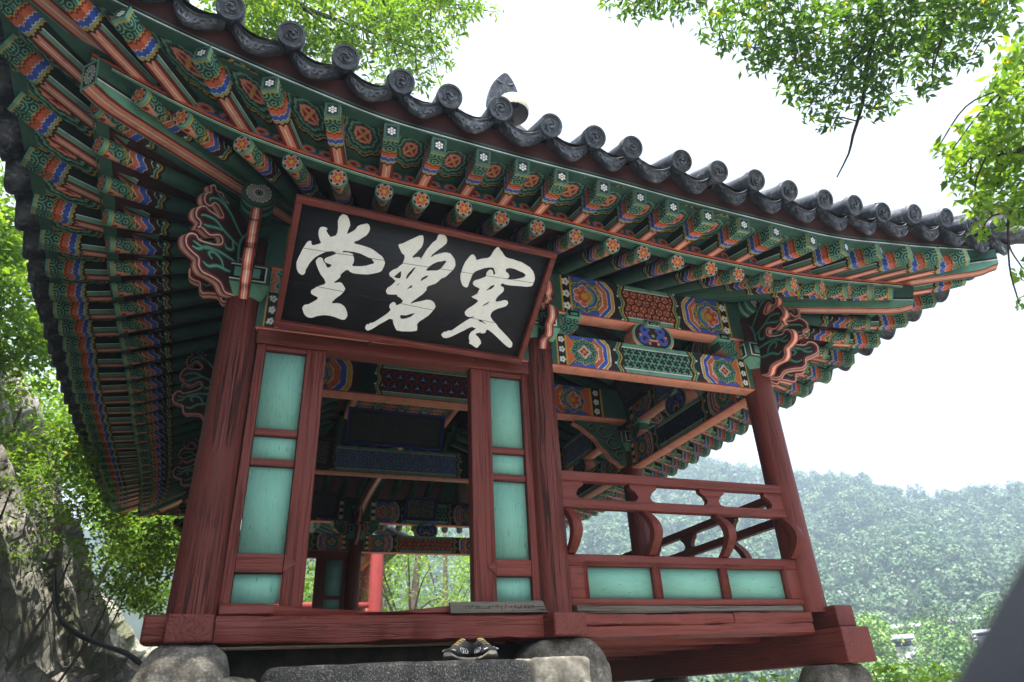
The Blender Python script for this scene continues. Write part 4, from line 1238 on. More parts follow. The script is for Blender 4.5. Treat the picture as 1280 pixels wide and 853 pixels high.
# painted boards between neighbouring flying rafters
def soffit_paint(t, s):
    """t 0..1 across the bay, s 0 (foot, at the rafter batten) .. 1 (outer edge); s<0.28 is the upright board"""
    o = np.full(t.shape, NR)
    md = medallion((t - 0.5), (s - 0.70), 0.47, 0.34)
    o = np.where(md >= 0, md, o)
    up = s < 0.28
    x = np.abs(t - 0.5); y = s / 0.28
    v = np.full(t.shape, NR)
    r = np.hypot(x - 0.20, (y - 0.50) * 0.42)
    v[r < 0.185] = LG; v[r < 0.17] = BR; v[r < 0.15] = SM; v[r < 0.085] = OR; v[r < 0.05] = RD
    v[(y < 0.42 - 0.8 * np.abs(x)) ] = BL; v[(y < 0.22 - 0.8 * np.abs(x))] = LG
    v[y > 0.95] = BK
    return np.where(up, v, o)
for side in 'FLR':
    rows = ALL[side]; mb = MB()
    for bi, ((P0, B0, K0), (P1, B1, K1)) in enumerate(zip(rows[:-1], rows[1:])):
        nt_, ns_ = (44, 64) if side == 'F' or (side == 'L' and bi < 9) else (18, 30)
        t = np.linspace(0, 1, nt_); s = np.r_[np.linspace(0, 0.28, ns_ // 3), np.linspace(0.281, 1, ns_ - ns_ // 3)]
        T, S = np.meshgrid(t, s, indexing='ij')
        Pm = P0 + T[..., None] * (P1 - P0); Bm = B0 + T[..., None] * (B1 - B0); Km = K0 + T[..., None] * (K1 - K0)
        inn = Km - Pm; inn[..., 2] = 0; inn /= np.linalg.norm(inn, axis=-1)[..., None] + 1e-9
        foot = Pm + np.array([0, 0, RR + 0.058]) - 0.0 * inn
        top = Pm + np.array([0, 0, RR + 0.058 + 0.135]) + 0.03 * inn
        edge = Bm + np.array([0, 0, 0.078])
        a = np.clip(S / 0.28, 0, 1)[..., None]; b = np.clip((S - 0.28) / 0.72, 0, 1)[..., None]
        X = np.where(S[..., None] < 0.2805, foot + (top - foot) * a, top + (edge - top) * b)
        mb.gridp(X, 0, PAL[soffit_paint(T, S).ravel()])
    mb.build('painted_soffit', DAN, PAV)
# corner soffits, plain green
for (c, f, l) in (((-1.755, -1.755, 3.90), ALL['F'][0], ALL['L'][0]), ((6.985, -1.76, 3.18), ALL['F'][-1], ALL['R'][0])):
    mb = MB(); c = np.array(c); ci = (f[0] + l[0]) / 2 + np.array([0, 0, .3])
    for r in (f, l):
        up = np.array([0, 0, .2]); ub = np.array([0, 0, .078])
        mb.add([r[0] + up, r[1] + ub, c, ci], [(0, 1, 2, 3)], 0, NR)
    mb.build('corner_soffit', DAN, PAV)
# maroon boards lying on the rafters
mb = MB(); upv = np.array([0, 0, RR + 0.012])
for side in 'FLR':
    rows = ALL[side]
    tips = np.array([r[0] for r in rows]); ks = np.array([r[2] for r in rows])
    ext = []
    for r in rows:
        d = r[2] - r[0]; d /= np.linalg.norm(d)
        ext.append(r[2] + d * (0.9 if np.linalg.norm(r[2] - r[0]) < 2.6 else 0.0))
    ext = np.array(ext)
    mb.gridp(np.array([tips + upv, ks + upv, ext + upv]), 0)
for c, k, f, l in ((np.array([-1.175, -1.175, 3.43]), np.array([1.1, 1.1, 3.82]), ALL['F'][0], ALL['L'][0]), (np.array([6.41, -1.18, 2.88]), np.array([4.12, 1.1, 3.82]), ALL['F'][-1], ALL['R'][0])):
    for r in (f, l): mb.add([r[0] + upv, r[2] + upv, k + upv, c + np.array([0, 0, .20])], [(0, 1, 2, 3)], 0)
mb.gridp(np.array([[(-2.0, 10.3, 3.1), (6.9, 10.3, 3.1)], [(0.6, 7.9, 3.93), (4.12, 7.9, 3.93)], [(0.8, 6.5, 4.45), (4.12, 6.5, 4.45)]]), 0)
mb.gridp(np.array([[(1.0, 1.0, 3.9), (4.2, 1.0, 3.9)], [(1.0, 2.6, 4.6), (4.2, 2.6, 4.6)], [(1.0, 8.0, 4.6), (4.2, 8.0, 4.6)]]), 0)
for xx in (1.0, 4.2): mb.gridp(np.array([[(xx, 1.0, 3.85), (xx, 8, 3.85)], [(xx + (.2 if xx < 2 else -.2), 1.0, 4.62), (xx + (.2 if xx < 2 else -.2), 8, 4.62)]]), 0)
mb.build('roof_boarding', MAROON, PAV)

# ------------------------------------------------------------------ tiled roof
TFX = [-1.80, -1.44, -1.07, -.68, -.289, .106, .505, .89, 1.277, 1.681, 2.091, 2.489, 2.853, 3.273, 3.657, 4.049, 4.427, 4.812, 5.181, 5.532, 5.935, 6.30, 6.63, 6.92, 7.17]
TLY = [-1.55 + .385 * k for k in range(33)]
TRY = [-1.55 + .375 * k for k in range(33)]
def tileT(side, q):
    if side == 'F': return np.array([q, float(BFy(q)) - 0.135, float(BFz(np.clip(q, -1.75, 6.97))) + 0.365 + 0.03 * max(0, (-q - 1.0)) - .12 * max(0, q - 6)])
    if side == 'L': return np.array([float(BLx(np.clip(q, -1.75, 10.7))) - 0.22, q, float(BLz(np.clip(q, -1.75, 10.7))) + 0.32])
    return np.array([float(BRx(np.clip(q, -1.75, 10.7))) + 0.22, q, float(BRz(np.clip(q, -1.75, 10.7))) + 0.30])
ZR = 5.85; YG0, YG1 = 0.62, 8.4
def roof_z(side, T, d):
    """height d metres in from the tile edge, straight up the slope"""
    lift = T[2] - 3.40
    k = math.exp(-(d / 1.6) ** 2)
    return 3.40 + lift * k + 0.46 * d + 0.030 * d * d
def roll_path(side, q):
    T = tileT(side, q)
    if side == 'F':
        xe = T[0]; lim = 2.55
        if xe < 0.55: lim = min(lim, max(0.15, xe + 1.95))
        if xe > 4.65: lim = min(lim, max(0.15, 7.15 - xe))
        dirv = np.array([0, 1.0])
    else:
        y = q
        lim = 4.45 if side == 'L' else 4.55
        if y < YG0: lim = min(lim, max(0.15, y + 1.95))
        if y > YG1: lim = min(lim, max(0.15, 10.9 - y))
        dirv = np.array([1.0, 0]) if side == 'L' else np.array([-1.0, 0])
    n = max(3, int(lim / 0.25)); dd = np.linspace(0, lim, n)
    return np.array([[T[0] + dirv[0] * d, T[1] + dirv[1] * d, roof_z(side, T, d)] for d in dd])
ROOF = thing('tiled_roof', None, None)
del ROOF['_loc']
ROOF.parent = PAV
for side, qs, nm in (('F', TFX, 'tile_slope'), ('L', TLY, 'tile_slope'), ('R', TRY, 'tile_slope')):
    mb = MB(); paths = [roll_path(side, q) for q in qs]
    for p in paths:
        mb.tube(p + np.array([0, 0, .02]), 0.082, 10, 0, None, caps=False)
    # trough tiles: sagging sheets between the rolls
    for a, b in zip(paths[:-1], paths[1:]):
        n = 8; m = 7
        ta = np.linspace(0, 1, n)
        A = np.array([[np.interp(t, np.linspace(0, 1, len(a)), a[:, i]) for i in range(3)] for t in ta])
        B = np.array([[np.interp(t, np.linspace(0, 1, len(b)), b[:, i]) for i in range(3)] for t in ta])
        u = np.linspace(0, 1, m)
        P = A[:, None] * (1 - u)[None, :, None] + B[:, None] * u[None, :, None]
        P[..., 2] -= 0.02 + 0.085 * np.sin(np.pi * u)[None]
        mb.gridp(P, 0)
        P2 = P.copy(); P2[..., 2] -= 0.03; mb.gridp(P2, 0)
    mb.build(nm, TILE, ROOF, smooth=True)
# rear slope
mb = MB(); mb.gridp(np.array([[(-2.7, 11.0, 3.4), (7.85, 11.0, 3.35)], [(0.6, 8.4, 4.75), (4.6, 8.4, 4.75)]]), 0); mb.build('tile_slope', TILE, ROOF)
# end tiles
def end_tile_mesh():
    mb = MB(); r = 0.098
    mb.lathe([(0.0, 0.0), (r * .62, 0.0), (r * .66, 0.004), (r * .78, 0.004), (r * .80, 0.014), (r * .97, 0.014), (r, 0.006), (r, -0.05), (r * .86, -0.055), (r * .84, -0.30)], (0, 0, 0), 40, 0)
    for k in range(2):                                           # raised comma-shaped relief
        t = np.linspace(0, 1, 14); an = 0.6 + k * np.pi + t * 3.4; rr = r * (0.10 + 0.44 * t)
        pts = np.stack([rr * np.cos(an), rr * np.sin(an), np.full(14, 0.004)], 1)
        mb.tube(pts, 0.011 * (1 - 0.75 * t) + .003, 8, 0)
    mb.tube(np.array([[-.03, .035, .003], [0, .045, .004], [.03, .035, .003]]), .006, 6, 0)
    mb.tube(np.array([[-.03, -.035, .003], [0, -.045, .004], [.03, -.035, .003]]), .006, 6, 0)
    return mb
end0 = end_tile_mesh().build('round_end_tile', TILE, ROOF, smooth=True)
def drip_mesh(Wd=0.385):
    mb = MB(); n = 24; u = np.linspace(-1, 1, n)
    sag = lambda q: -0.112 * (1 - np.abs(q) ** 1.8)
    x = u * (Wd / 2 - 0.02)
    top = np.stack([x, np.full(n, 0.005), sag(u) + 0.02], 1)
    face_h = 0.028 + 0.088 * (1 - u ** 2) ** 0.8
    bot = np.stack([x * 0.99, np.full(n, 0.030), sag(u) + 0.02 - face_h], 1)
    rim = lambda a, b, t, o: a * (1 - t) + b * t + np.array([0, o, 0])
    rows = [top + [0, .03, 0], top, rim(top, bot, .12, -.014), rim(top, bot, .20, .004), rim(top, bot, .80, .004), rim(top, bot, .90, -.014), bot, bot + [0, .02, 0.002], np.stack([x, np.full(n, .09), sag(u) - 0.030], 1), np.stack([x, np.full(n, .48), sag(u) + 0.12], 1)]
    mb.gridp(np.array(rows), 0)
    rg = np.random.default_rng(3)
    for s in (-1, 1):                                            # scrolling vine relief on the face
        for k in range(3):
            c = (0.16 + 0.20 * k) * s; t = np.linspace(0, 1, 12); an = t * 4.6 + k
            cx = c * (Wd / 2) + 0.022 * (1 - t * .6) * np.cos(an)
            uu = np.clip(cx / (Wd / 2), -1, 1); fh = 0.028 + 0.088 * (1 - uu ** 2) ** 0.8
            tt = 0.5 + 0.26 * (1 - t * .6) * np.sin(an)
            pts = np.stack([cx, 0.004 + 0.026 * tt, sag(uu) + 0.02 - fh * tt], 1)
            mb.tube(pts, 0.0055, 6, 0)
    return mb
drip0 = drip_mesh().build('drip_tile', TILE, ROOF, smooth=True)
def cp(src, M):
    if used.get(src.name): o = src.copy(); COL.objects.link(o); o.parent = ROOF
    else: o = src; used[src.name] = True
    o.matrix_local = M
def mat4(x, y, z, t):
    M = Matrix.Identity(4)
    for i in range(3): M[i][0], M[i][1], M[i][2], M[i][3] = x[i], y[i], z[i], t[i]
    return M
for side, qs in (('F', TFX), ('L', TLY), ('R', TRY)):
    o = OUTN[side]
    Ts = [tileT(side, q) for q in qs]
    for T in Ts:
        ax = o * 0.93 + np.array([0, 0, -0.38]); ax = ax / np.linalg.norm(ax)     # faces outwards, a little down
        yv = np.array([0, 0, 1.0]) - ax * ax[2]; yv /= np.linalg.norm(yv); xv = np.cross(yv, ax)
        j = rng.normal(0, .012, 3); an = rng.normal(0, 0.5); ca, sa = math.cos(an), math.sin(an)
        x2 = xv * ca + yv * sa; y2 = -xv * sa + yv * ca
        cp(end0, mat4(x2, y2, ax, T + j + o * .04 + np.array([0, 0, .005])))
    for a, b in zip(Ts[:-1], Ts[1:]):
        xv = b - a; L = np.linalg.norm(xv); xv = xv / L
        yv = -o; yv = yv - xv * (yv @ xv); yv /= np.linalg.norm(yv); zv = np.cross(xv, yv)
        if zv[2] < 0: xv = -xv; zv = np.cross(xv, yv)
        sc_ = L / 0.385
        M = mat4(xv * sc_, yv, zv, (a + b) / 2 + np.array([0, 0, -0.036]) + rng.normal(0, .006, 3))
        cp(drip0, M)
for T, d in ((np.array([7.27, -2.05, 3.30]), np.array([.66, -.66, -.30])), (np.array([-1.95, -1.95, 4.02]), np.array([-.66, -.66, -.30]))):
    ax = d / np.linalg.norm(d); yv = np.array([0, 0, 1.0]) - ax * ax[2]; yv /= np.linalg.norm(yv); xv = np.cross(yv, ax)
    cp(end0, mat4(xv * 1.15, yv * 1.15, ax * 1.3, T))
    cp(end0, mat4(xv * 1.05, yv * 1.05, ax * 1.2, T + np.array([0, 0, .17]) - ax * .12))
# ridges
def ridge(pts, wd, ht, name):
    pts = spline(pts, 30); mb = MB(); k = 4
    t = np.gradient(pts, axis=0); t /= np.linalg.norm(t, axis=1)[:, None]; s = np.cross(t, [0, 0, 1.0]); s /= np.linalg.norm(s, axis=1)[:, None]
    prof = []
    for i in range(k):
        z0 = ht * i / k; z1 = ht * (i + .8) / k
        prof += [(-wd / 2, z0), (-wd / 2, z1), (-wd / 2 * .88, z1 + .004)]
    prof += [(-wd * .3, ht), (-wd * .22, ht + .06), (0, ht + .09), (wd * .22, ht + .06), (wd * .3, ht)]
    full = prof + [(-a, b) for a, b in prof[:12][::-1]]
    P = np.array([[p + sv * a + np.array([0, 0, b]) for a, b in full] for p, sv in zip(pts, s)])
    mb.gridp(P.transpose(1, 0, 2), 0, wrapu=False)
    m = len(full); mb.add(P[0], [tuple(range(m))]); mb.add(P[-1], [tuple(range(m))])
    return mb.build(name, TILE, ROOF, smooth=True)
ridge([(2.62, 0.42, 5.80), (2.60, 2.5, 5.70), (2.5, 5, 5.68), (2.35, 8.6, 5.80)], 0.24, 0.34, 'main_ridge')
ridge([(7.24, -2.02, 3.46), (6.7, -1.5, 3.46), (6.0, -.8, 3.75), (5.2, 0.0, 4.15), (4.62, 0.6, 4.60)], 0.20, 0.24, 'hip_ridge')
ridge([(-1.92, -1.92, 4.05), (-1.5, -1.5, 3.95), (-.8, -.8, 4.05), (0, 0, 4.3), (0.55, 0.6, 4.62)], 0.20, 0.24, 'hip_ridge')
ridge([(7.8, 11.0, 3.55), (6.6, 9.9, 3.75), (4.62, 8.4, 4.75)], 0.20, 0.24, 'hip_ridge')
ridge([(-2.65, 11.0, 3.7), (-1.2, 9.8, 3.8), (0.5, 8.4, 4.75)], 0.20, 0.24, 'hip_ridge')
ridge([(4.60, 0.66, 4.62), (3.6, 0.66, 5.25), (2.66, 0.66, 5.86)], 0.20, 0.20, 'descending_ridge')
ridge([(0.58, 0.66, 4.62), (1.6, 0.66, 5.25), (2.58, 0.66, 5.86)], 0.20, 0.20, 'descending_ridge')
mb = MB()
mb.prism([(0.5, 4.55), (4.7, 4.55), (2.62, 5.90)], (0, 0.70, 0), (1, 0, 0), (0, 0, 1), 0.05); mb.prism([(0.5, 4.55), (4.7, 4.55), (2.55, 5.90)], (-.1, 8.35, 0), (1, 0, 0), (0, 0, 1), 0.05)
mb.build('gable_board', MAROON, ROOF)
# end ornament of the main ridge, with its mortar bed
sh = [(-.22, 0), (-.22, .18), (-.175, .36), (-.09, .50), (0, .58), (.09, .50), (.175, .36), (.22, .18), (.22, 0)]
mb = MB(); mb.prism(smooth_poly(sh, 1), (2.61, 0.46, 5.96), (1, 0, 0), (0, -.30, .954), 0.05)
for s_, a in ((-1, .07), (1, .07)):
    mb.tube([(2.61 + s_ * .11, .31, 6.36), (2.61 + s_ * .07, .315, 6.33), (2.61 + s_ * .04, .32, 6.34)], .018, 6)
mb.build('ridge_end_tile', TILE, ROOF, smooth=True, bevel=0.008)
mb = MB(); mb.lathe([(0.20, -.12), (0.21, 0.0), (0.17, .08), (0.09, .13), (0.0, .15)], (2.66, 0.26, 5.88), 20); mb.build('mortar_bed', LIME, ROOF, smooth=True)
mb = MB(); mb.tube([(2.62, 0.16, 5.84), (2.62, 0.50, 5.90)], 0.09, 20); mb.build('ridge_end_disc', TILE, ROOF, smooth=True)
# ------------------------------------------------------------------ name board
GLYPHS = {'hall':[[(-0.72,1.005),(-0.686,0.999),(-0.651,0.941),(-0.659,0.888),(-0.663,0.841),(-0.599,0.913),(-0.606,0.922),(-0.565,0.958),(-0.518,0.973),(-0.496,0.93),(-0.506,0.887),(-0.551,0.842),(-0.612,0.79),(-0.519,0.791),(-0.437,0.773),(-0.373,0.738),(-0.328,0.7),(-0.321,0.647),(-0.342,0.599),(-0.415,0.564),(-0.513,0.546),(-0.569,0.55),(-0.601,0.571),(-0.648,0.525),(-0.644,0.49),(-0.683,0.451),(-0.68,0.434),(-0.634,0.453),(-0.602,0.431),(-0.585,0.395),(-0.626,0.328),(-0.681,0.261),(-0.604,0.27),(-0.554,0.248),(-0.526,0.19),(-0.525,0.158),(-0.545,0.134),(-0.602,0.144),(-0.683,0.154),(-0.747,0.136),(-0.817,0.098),(-0.866,0.127),(-0.892,0.197),(-0.829,0.227),(-0.769,0.288),(-0.832,0.306),(-0.846,0.334),(-0.822,0.369),(-0.745,0.415),(-0.753,0.443),(-0.808,0.504),(-0.851,0.579),(-0.848,0.609),(-0.815,0.633),(-0.785,0.586),(-0.75,0.546),(-0.722,0.584),(-0.769,0.59),(-0.792,0.606),(-0.778,0.635),(-0.734,0.662),(-0.71,0.679),(-0.73,0.698),(-0.792,0.681),(-0.848,0.638),(-0.886,0.583),(-0.912,0.513),(-0.915,0.457),(-0.956,0.459),(-0.987,0.509),(-0.994,0.561),(-0.967,0.653),(-0.947,0.715),(-0.93,0.742),(-0.914,0.74),(-0.903,0.704),(-0.834,0.737),(-0.856,0.769),(-0.878,0.822),(-0.872,0.859),(-0.849,0.876),(-0.81,0.863),(-0.825,0.851),(-0.795,0.812),(-0.777,0.801),(-0.734,0.831),(-0.739,0.898),(-0.75,0.953),(-0.741,0.986)],[(-0.669,0.717),(-0.604,0.722),(-0.515,0.72),(-0.444,0.7),(-0.406,0.674),(-0.416,0.651),(-0.484,0.623),(-0.563,0.603),(-0.579,0.608),(-0.562,0.651),(-0.583,0.702),(-0.613,0.711),(-0.671,0.699)]],'jade':[[(-0.091,0.98),(-0.066,0.953),(-0.061,0.881),(-0.092,0.829),(-0.117,0.795),(-0.121,0.768),(-0.082,0.788),(-0.053,0.78),(-0.052,0.755),(-0.03,0.842),(0.007,0.918),(0.043,0.971),(0.034,0.991),(0.057,1.021),(0.092,1.017),(0.123,0.983),(0.124,0.938),(0.079,0.894),(0.038,0.84),(0.02,0.798),(0.071,0.841),(0.14,0.875),(0.193,0.867),(0.24,0.819),(0.25,0.762),(0.202,0.682),(0.149,0.624),(0.104,0.58),(0.054,0.552),(0.062,0.512),(0.031,0.464),(-0.015,0.42),(-0.054,0.37),(0.012,0.401),(0.114,0.448),(0.155,0.422),(0.179,0.384),(0.146,0.322),(0.085,0.243),(0.058,0.214),(0.071,0.16),(0.065,0.138),(-0.088,0.108),(-0.126,0.15),(-0.166,0.228),(-0.234,0.161),(-0.299,0.101),(-0.33,0.067),(-0.368,0.089),(-0.355,0.134),(-0.342,0.124),(-0.331,0.15),(-0.313,0.141),(-0.246,0.214),(-0.189,0.279),(-0.211,0.328),(-0.186,0.366),(-0.164,0.364),(-0.151,0.334),(-0.102,0.385),(-0.13,0.409),(-0.167,0.426),(-0.164,0.438),(-0.238,0.424),(-0.267,0.442),(-0.252,0.486),(-0.2,0.545),(-0.23,0.56),(-0.275,0.591),(-0.266,0.622),(-0.208,0.674),(-0.179,0.714),(-0.178,0.771),(-0.221,0.801),(-0.256,0.85),(-0.236,0.867),(-0.212,0.876),(-0.159,0.927)],[(-0.235,0.58),(-0.185,0.644),(-0.177,0.634),(-0.176,0.583),(-0.2,0.572)],[(-0.131,0.58),(-0.126,0.627),(-0.098,0.673),(-0.07,0.714),(-0.071,0.696),(-0.098,0.627),(-0.117,0.589)],[(0.007,0.683),(0.051,0.745),(0.107,0.789),(0.167,0.809),(0.15,0.753),(0.117,0.706),(0.073,0.699)],[(-0.008,0.583),(-0.005,0.611),(0.021,0.64),(0.052,0.649),(0.032,0.618)],[(-0.104,0.489),(-0.089,0.518),(-0.072,0.542),(-0.059,0.522),(-0.081,0.508)],[(-0.104,0.252),(-0.096,0.263),(-0.036,0.271),(0.029,0.31),(-0.019,0.249),(-0.081,0.222)],[(-0.192,0.509),(-0.18,0.529),(-0.164,0.532),(-0.177,0.518)]],'cold':[[(0.556,1.016),(0.578,1.003),(0.621,0.963),(0.663,0.929),(0.742,0.933),(0.822,0.919),(0.917,0.883),(0.96,0.822),(0.97,0.76),(0.95,0.721),(0.824,0.712),(0.739,0.701),(0.68,0.709),(0.683,0.678),(0.716,0.671),(0.725,0.641),(0.682,0.575),(0.679,0.523),(0.744,0.559),(0.787,0.563),(0.799,0.533),(0.78,0.504),(0.697,0.462),(0.67,0.424),(0.675,0.386),(0.718,0.348),(0.802,0.283),(0.908,0.214),(0.96,0.161),(0.954,0.128),(0.922,0.127),(0.817,0.191),(0.706,0.259),(0.672,0.267),(0.677,0.227),(0.647,0.218),(0.626,0.225),(0.581,0.204),(0.629,0.172),(0.666,0.132),(0.651,0.095),(0.638,0.073),(0.594,0.092),(0.544,0.111),(0.561,0.12),(0.532,0.156),(0.536,0.209),(0.581,0.251),(0.565,0.261),(0.532,0.268),(0.446,0.194),(0.375,0.135),(0.331,0.114),(0.284,0.137),(0.312,0.183),(0.322,0.169),(0.339,0.199),(0.355,0.184),(0.427,0.263),(0.495,0.334),(0.547,0.369),(0.479,0.344),(0.436,0.375),(0.441,0.414),(0.516,0.48),(0.529,0.52),(0.454,0.532),(0.482,0.556),(0.504,0.586),(0.51,0.628),(0.446,0.637),(0.43,0.665),(0.454,0.695),(0.531,0.729),(0.528,0.778),(0.55,0.811),(0.577,0.8),(0.588,0.765),(0.61,0.774),(0.578,0.819),(0.556,0.829),(0.474,0.798),(0.413,0.755),(0.406,0.673),(0.4,0.606),(0.361,0.614),(0.322,0.656),(0.306,0.727),(0.316,0.802),(0.34,0.885),(0.371,0.904),(0.402,0.88),(0.412,0.858),(0.449,0.884),(0.522,0.906),(0.525,0.955)],[(0.682,0.847),(0.74,0.859),(0.835,0.841),(0.883,0.819),(0.852,0.787),(0.784,0.761),(0.712,0.747),(0.735,0.776),(0.725,0.806),(0.692,0.811)],[(0.564,0.613),(0.59,0.653),(0.626,0.685),(0.627,0.654),(0.597,0.629)],[(0.567,0.467),(0.597,0.501),(0.625,0.532),(0.622,0.5),(0.591,0.478)],[(0.576,0.335),(0.605,0.343),(0.675,0.3),(0.639,0.314),(0.584,0.326)]]}
SB = np.array([1.33417, -0.2, 2.13881]); SX = np.array([0.99903, 0.04338, -0.00761]); SZ = np.array([0.03900, -0.79093, 0.61066])
SN = np.cross(SX, SZ); SW, SH = 2.160, 1.073
DARKLINE = mat_noise('dark_gap', [(0.3, L_(40, 40, 42)), (0.7, L_(70, 70, 70))], 20, 0.9)
board = thing('name_board', 'large black name board with three brushed white characters, tilted forward over the doorway', 'sign', SB)
def s3(u, v, o=0.0): return SB + SX * u + SZ * v + SN * o
fr = np.stack([SX, SZ, SN], 1)
mb = MB()
mb.box(s3(0, SH / 2, -0.045), (SW - 0.06, SH - 0.06, 0.03), 0, None, fr)
mb.build('board_panel', BLACKBOARD, board)
mb = MB(); fw = 0.050
for u, v, a, b in ((0, fw / 2, SW, fw), (0, SH - fw / 2, SW, fw)):
    mb.box(s3(u, v, -0.02), (a, b, 0.085), 0, None, fr)
for sg in (-1, 1): mb.box(s3(sg * (SW / 2 - fw / 2), SH / 2, -0.02), (fw, SH - 2 * fw - .002, 0.083), 0, None, fr)
mb.build('board_frame', RED_X, board, bevel=0.008, seg=2)
for k in ('hall', 'jade', 'cold'):
    loops = GLYPHS[k]; mb = MB()
    def rough(L):
        P = smooth_poly(L, 1); A = np.array(P); return [tuple(q) for q in A + rng.normal(0, .0018, A.shape)]
    mb.prism(rough(loops[0]), s3(0, 0, -0.0275), SX, SZ, 0.006, holes=[rough(h) for h in loops[1:]])
    mb.build('character', BRUSHWHITE, board)
mb = MB()
for v, a in ((0.72, 0.05), (0.36, -0.03)):
    mb.beam(s3(-SW / 2 + .05, v - a, -0.0238), s3(SW / 2 - .05, v + a, -0.0238), 0.0035, 0.0012, up=SN)
mb.build('board_seam', DARKLINE, board)
mb = MB()
for u, v in ((-0.30, 0.02), (0.62, 0.015)): mb.tube([s3(u, v, -.01), s3(u, v - .05, .02)], 0.008, 8)
mb.build('hook', TILE_D, board)

# ------------------------------------------------------------------ inscription boards inside
BFRAME = mat_noise('blue_painted_frame', [(0.3, L_(24, 40, 110)), (0.7, L_(44, 66, 158))], 12, 0.6)
BRFRAME = mat_noise('dark_brown_frame', [(0.3, L_(44, 24, 22)), (0.7, L_(70, 40, 34))], 12, 0.6)
BOARDC = mat_noise('inscribed_board', [(0.3, g3(0.8)), (0.7, g3(1.05))], 8, 0.7, attr=True)
def inscription(label, c, ux, uz, W, H, cols, rows, frame, ink, fw=0.035, seed=0):
    c = np.array(c, float); ux = np.array(ux, float); ux /= np.linalg.norm(ux); uz = np.array(uz, float); uz -= ux * (uz @ ux); uz /= np.linalg.norm(uz); n = np.cross(ux, uz)
    t = thing('inscription_board', label, 'plaque', c, 'old inscription boards hung inside the pavilion')
    F = np.stack([ux, uz, n], 1); mb = MB()
    rg = np.random.default_rng(seed)
    def pf(u, v):
        o = np.tile(lin((30, 30, 32)), (*u.shape, 1))
        cu = (u - fw * 1.5) / ((W - 3 * fw) / cols); cv = (v - fw * 1.5) / ((H - 3 * fw) / rows)
        k = rg.random((cols + 2, rows + 2, 5, 5)) > 0.50
        iu = np.clip(np.floor(cu), 0, cols - 1).astype(int); iv = np.clip(np.floor(cv), 0, rows - 1).astype(int)
        fu = cu - np.floor(cu); fv = cv - np.floor(cv)
        a = np.clip((fu - .18) / .64 * 5, 0, 4.99); b = np.clip((fv - .1) / .8 * 5, 0, 4.99)
        on = k[iu, iv, a.astype(int), b.astype(int)] & (fu > .18) & (fu < .82) & (fv > .1) & (fv < .9) & (cu > 0) & (cu < cols) & (cv > 0) & (cv < rows)
        o[on] = lin(ink); return o
    mb.grid(c - ux * W / 2 - uz * H / 2 + n * .004, ux * W, uz * H, int(cols * 7), int(rows * 7), pf, 0)
    mb.box(c - n * 0.012, (W - .002, H - .002, 0.03), 0, lin((28, 28, 30)), F)
    mb.build('board_panel', BOARDC, t)
    mb = MB()
    for sg in (-1, 1):
        mb.box(c + uz * sg * (H / 2), (W + 2 * fw, fw, 0.07), 0, None, F); mb.box(c + ux * sg * (W / 2 + fw / 2), (fw, H - fw - .002, 0.068), 0, None, F)
    mb.build('board_frame', frame, t, bevel=0.006)
inscription('wide black inscription board in a blue frame above the inner cross beam', (2.37, 5.33, 3.50), (1, .02, 0), (0, -.42, .9), 1.56, 0.56, 44, 16, BFRAME, (78, 76, 72), seed=1)
inscription('small blue framed inscription board on the rear wall over the flower block', (3.64, 8.80, 3.09), (1, 0, 0), (0, -.3, .95), 0.66, 0.46, 12, 9, BFRAME, (150, 146, 136), seed=2)
inscription('dark inscription board by the door jamb, beside the blue patterned beam', (1.20, 5.50, 3.07), (1, 0, 0), (0, -.25, .95), 0.36, 0.46, 6, 9, BRFRAME, (110, 104, 94), seed=3)
inscription('dark brown framed inscription board on the rear wall, left of the tie beam', (1.64, 8.80, 3.08), (1, 0, 0), (0, -.3, .95), 0.54, 0.48, 14, 12, BRFRAME, (84, 80, 74), seed=4)
inscription('dark inscription board high inside the railed bay, nearest the inner column', (5.02, 2.25, 3.24), (0, -1, 0), (-.35, 0, .94), 0.56, 0.46, 10, 8, BRFRAME, (96, 92, 84), seed=5)
inscription('dark inscription board high inside the railed bay, nearer the corner column', (5.02, 1.52, 3.26), (0, -1, 0), (-.35, 0, .94), 0.60, 0.46, 12, 8, BRFRAME, (90, 86, 80), seed=6)

# ------------------------------------------------------------------ stones under the pavilion
def noise3(P, f=1.0, seed=0, oct_=4):
    rg = np.random.default_rng(seed); o = np.zeros(len(P)); a = 1.0
    for _ in range(oct_):
        for _k in range(3):
            d = rg.normal(size=3); d /= np.linalg.norm(d); ph = rg.uniform(0, 6.28)
            o += a * np.sin(P @ d * f * 3.1 + ph + 1.3 * np.sin(P @ d[[1, 2, 0]] * f * 2.3 + ph)) / 3
        f *= 2.03; a *= 0.5
    return o
def boulder(name, label, c, r, mat, seed=0, cat='stone', amp=0.10, flat_top=None, group=None, sub=5, pw=2.6):
    b = bmesh.new(); bmesh.ops.create_icosphere(b, subdivisions=sub, radius=1.0)
    V = np.array([v.co[:] for v in b.verts]); F = [[v.index for v in f.verts] for f in b.faces]; b.free()
    nrm = (np.abs(V) ** pw).sum(1) ** (1 / pw); V = V / nrm[:, None]
    nz = noise3(V, 0.8, seed, 5); V = V * (1 + amp * nz[:, None] + 0.012 * noise3(V, 3.5, seed + 40, 4)[:, None] + 0.03 * (np.floor(noise3(V, 1.3, seed + 60, 3) * 2.2) / 2.2)[:, None])
    V = V * np.array(r)
    if flat_top is not None: V[:, 2] = np.minimum(V[:, 2], flat_top - c[2] + 0.006 * noise3(V, 4, seed + 1, 2))
    mb = MB(); mb.add(V, F); o = mb.build(name, mat, None, smooth='all'); o.location = c
    tag(o, label, cat, group); return o
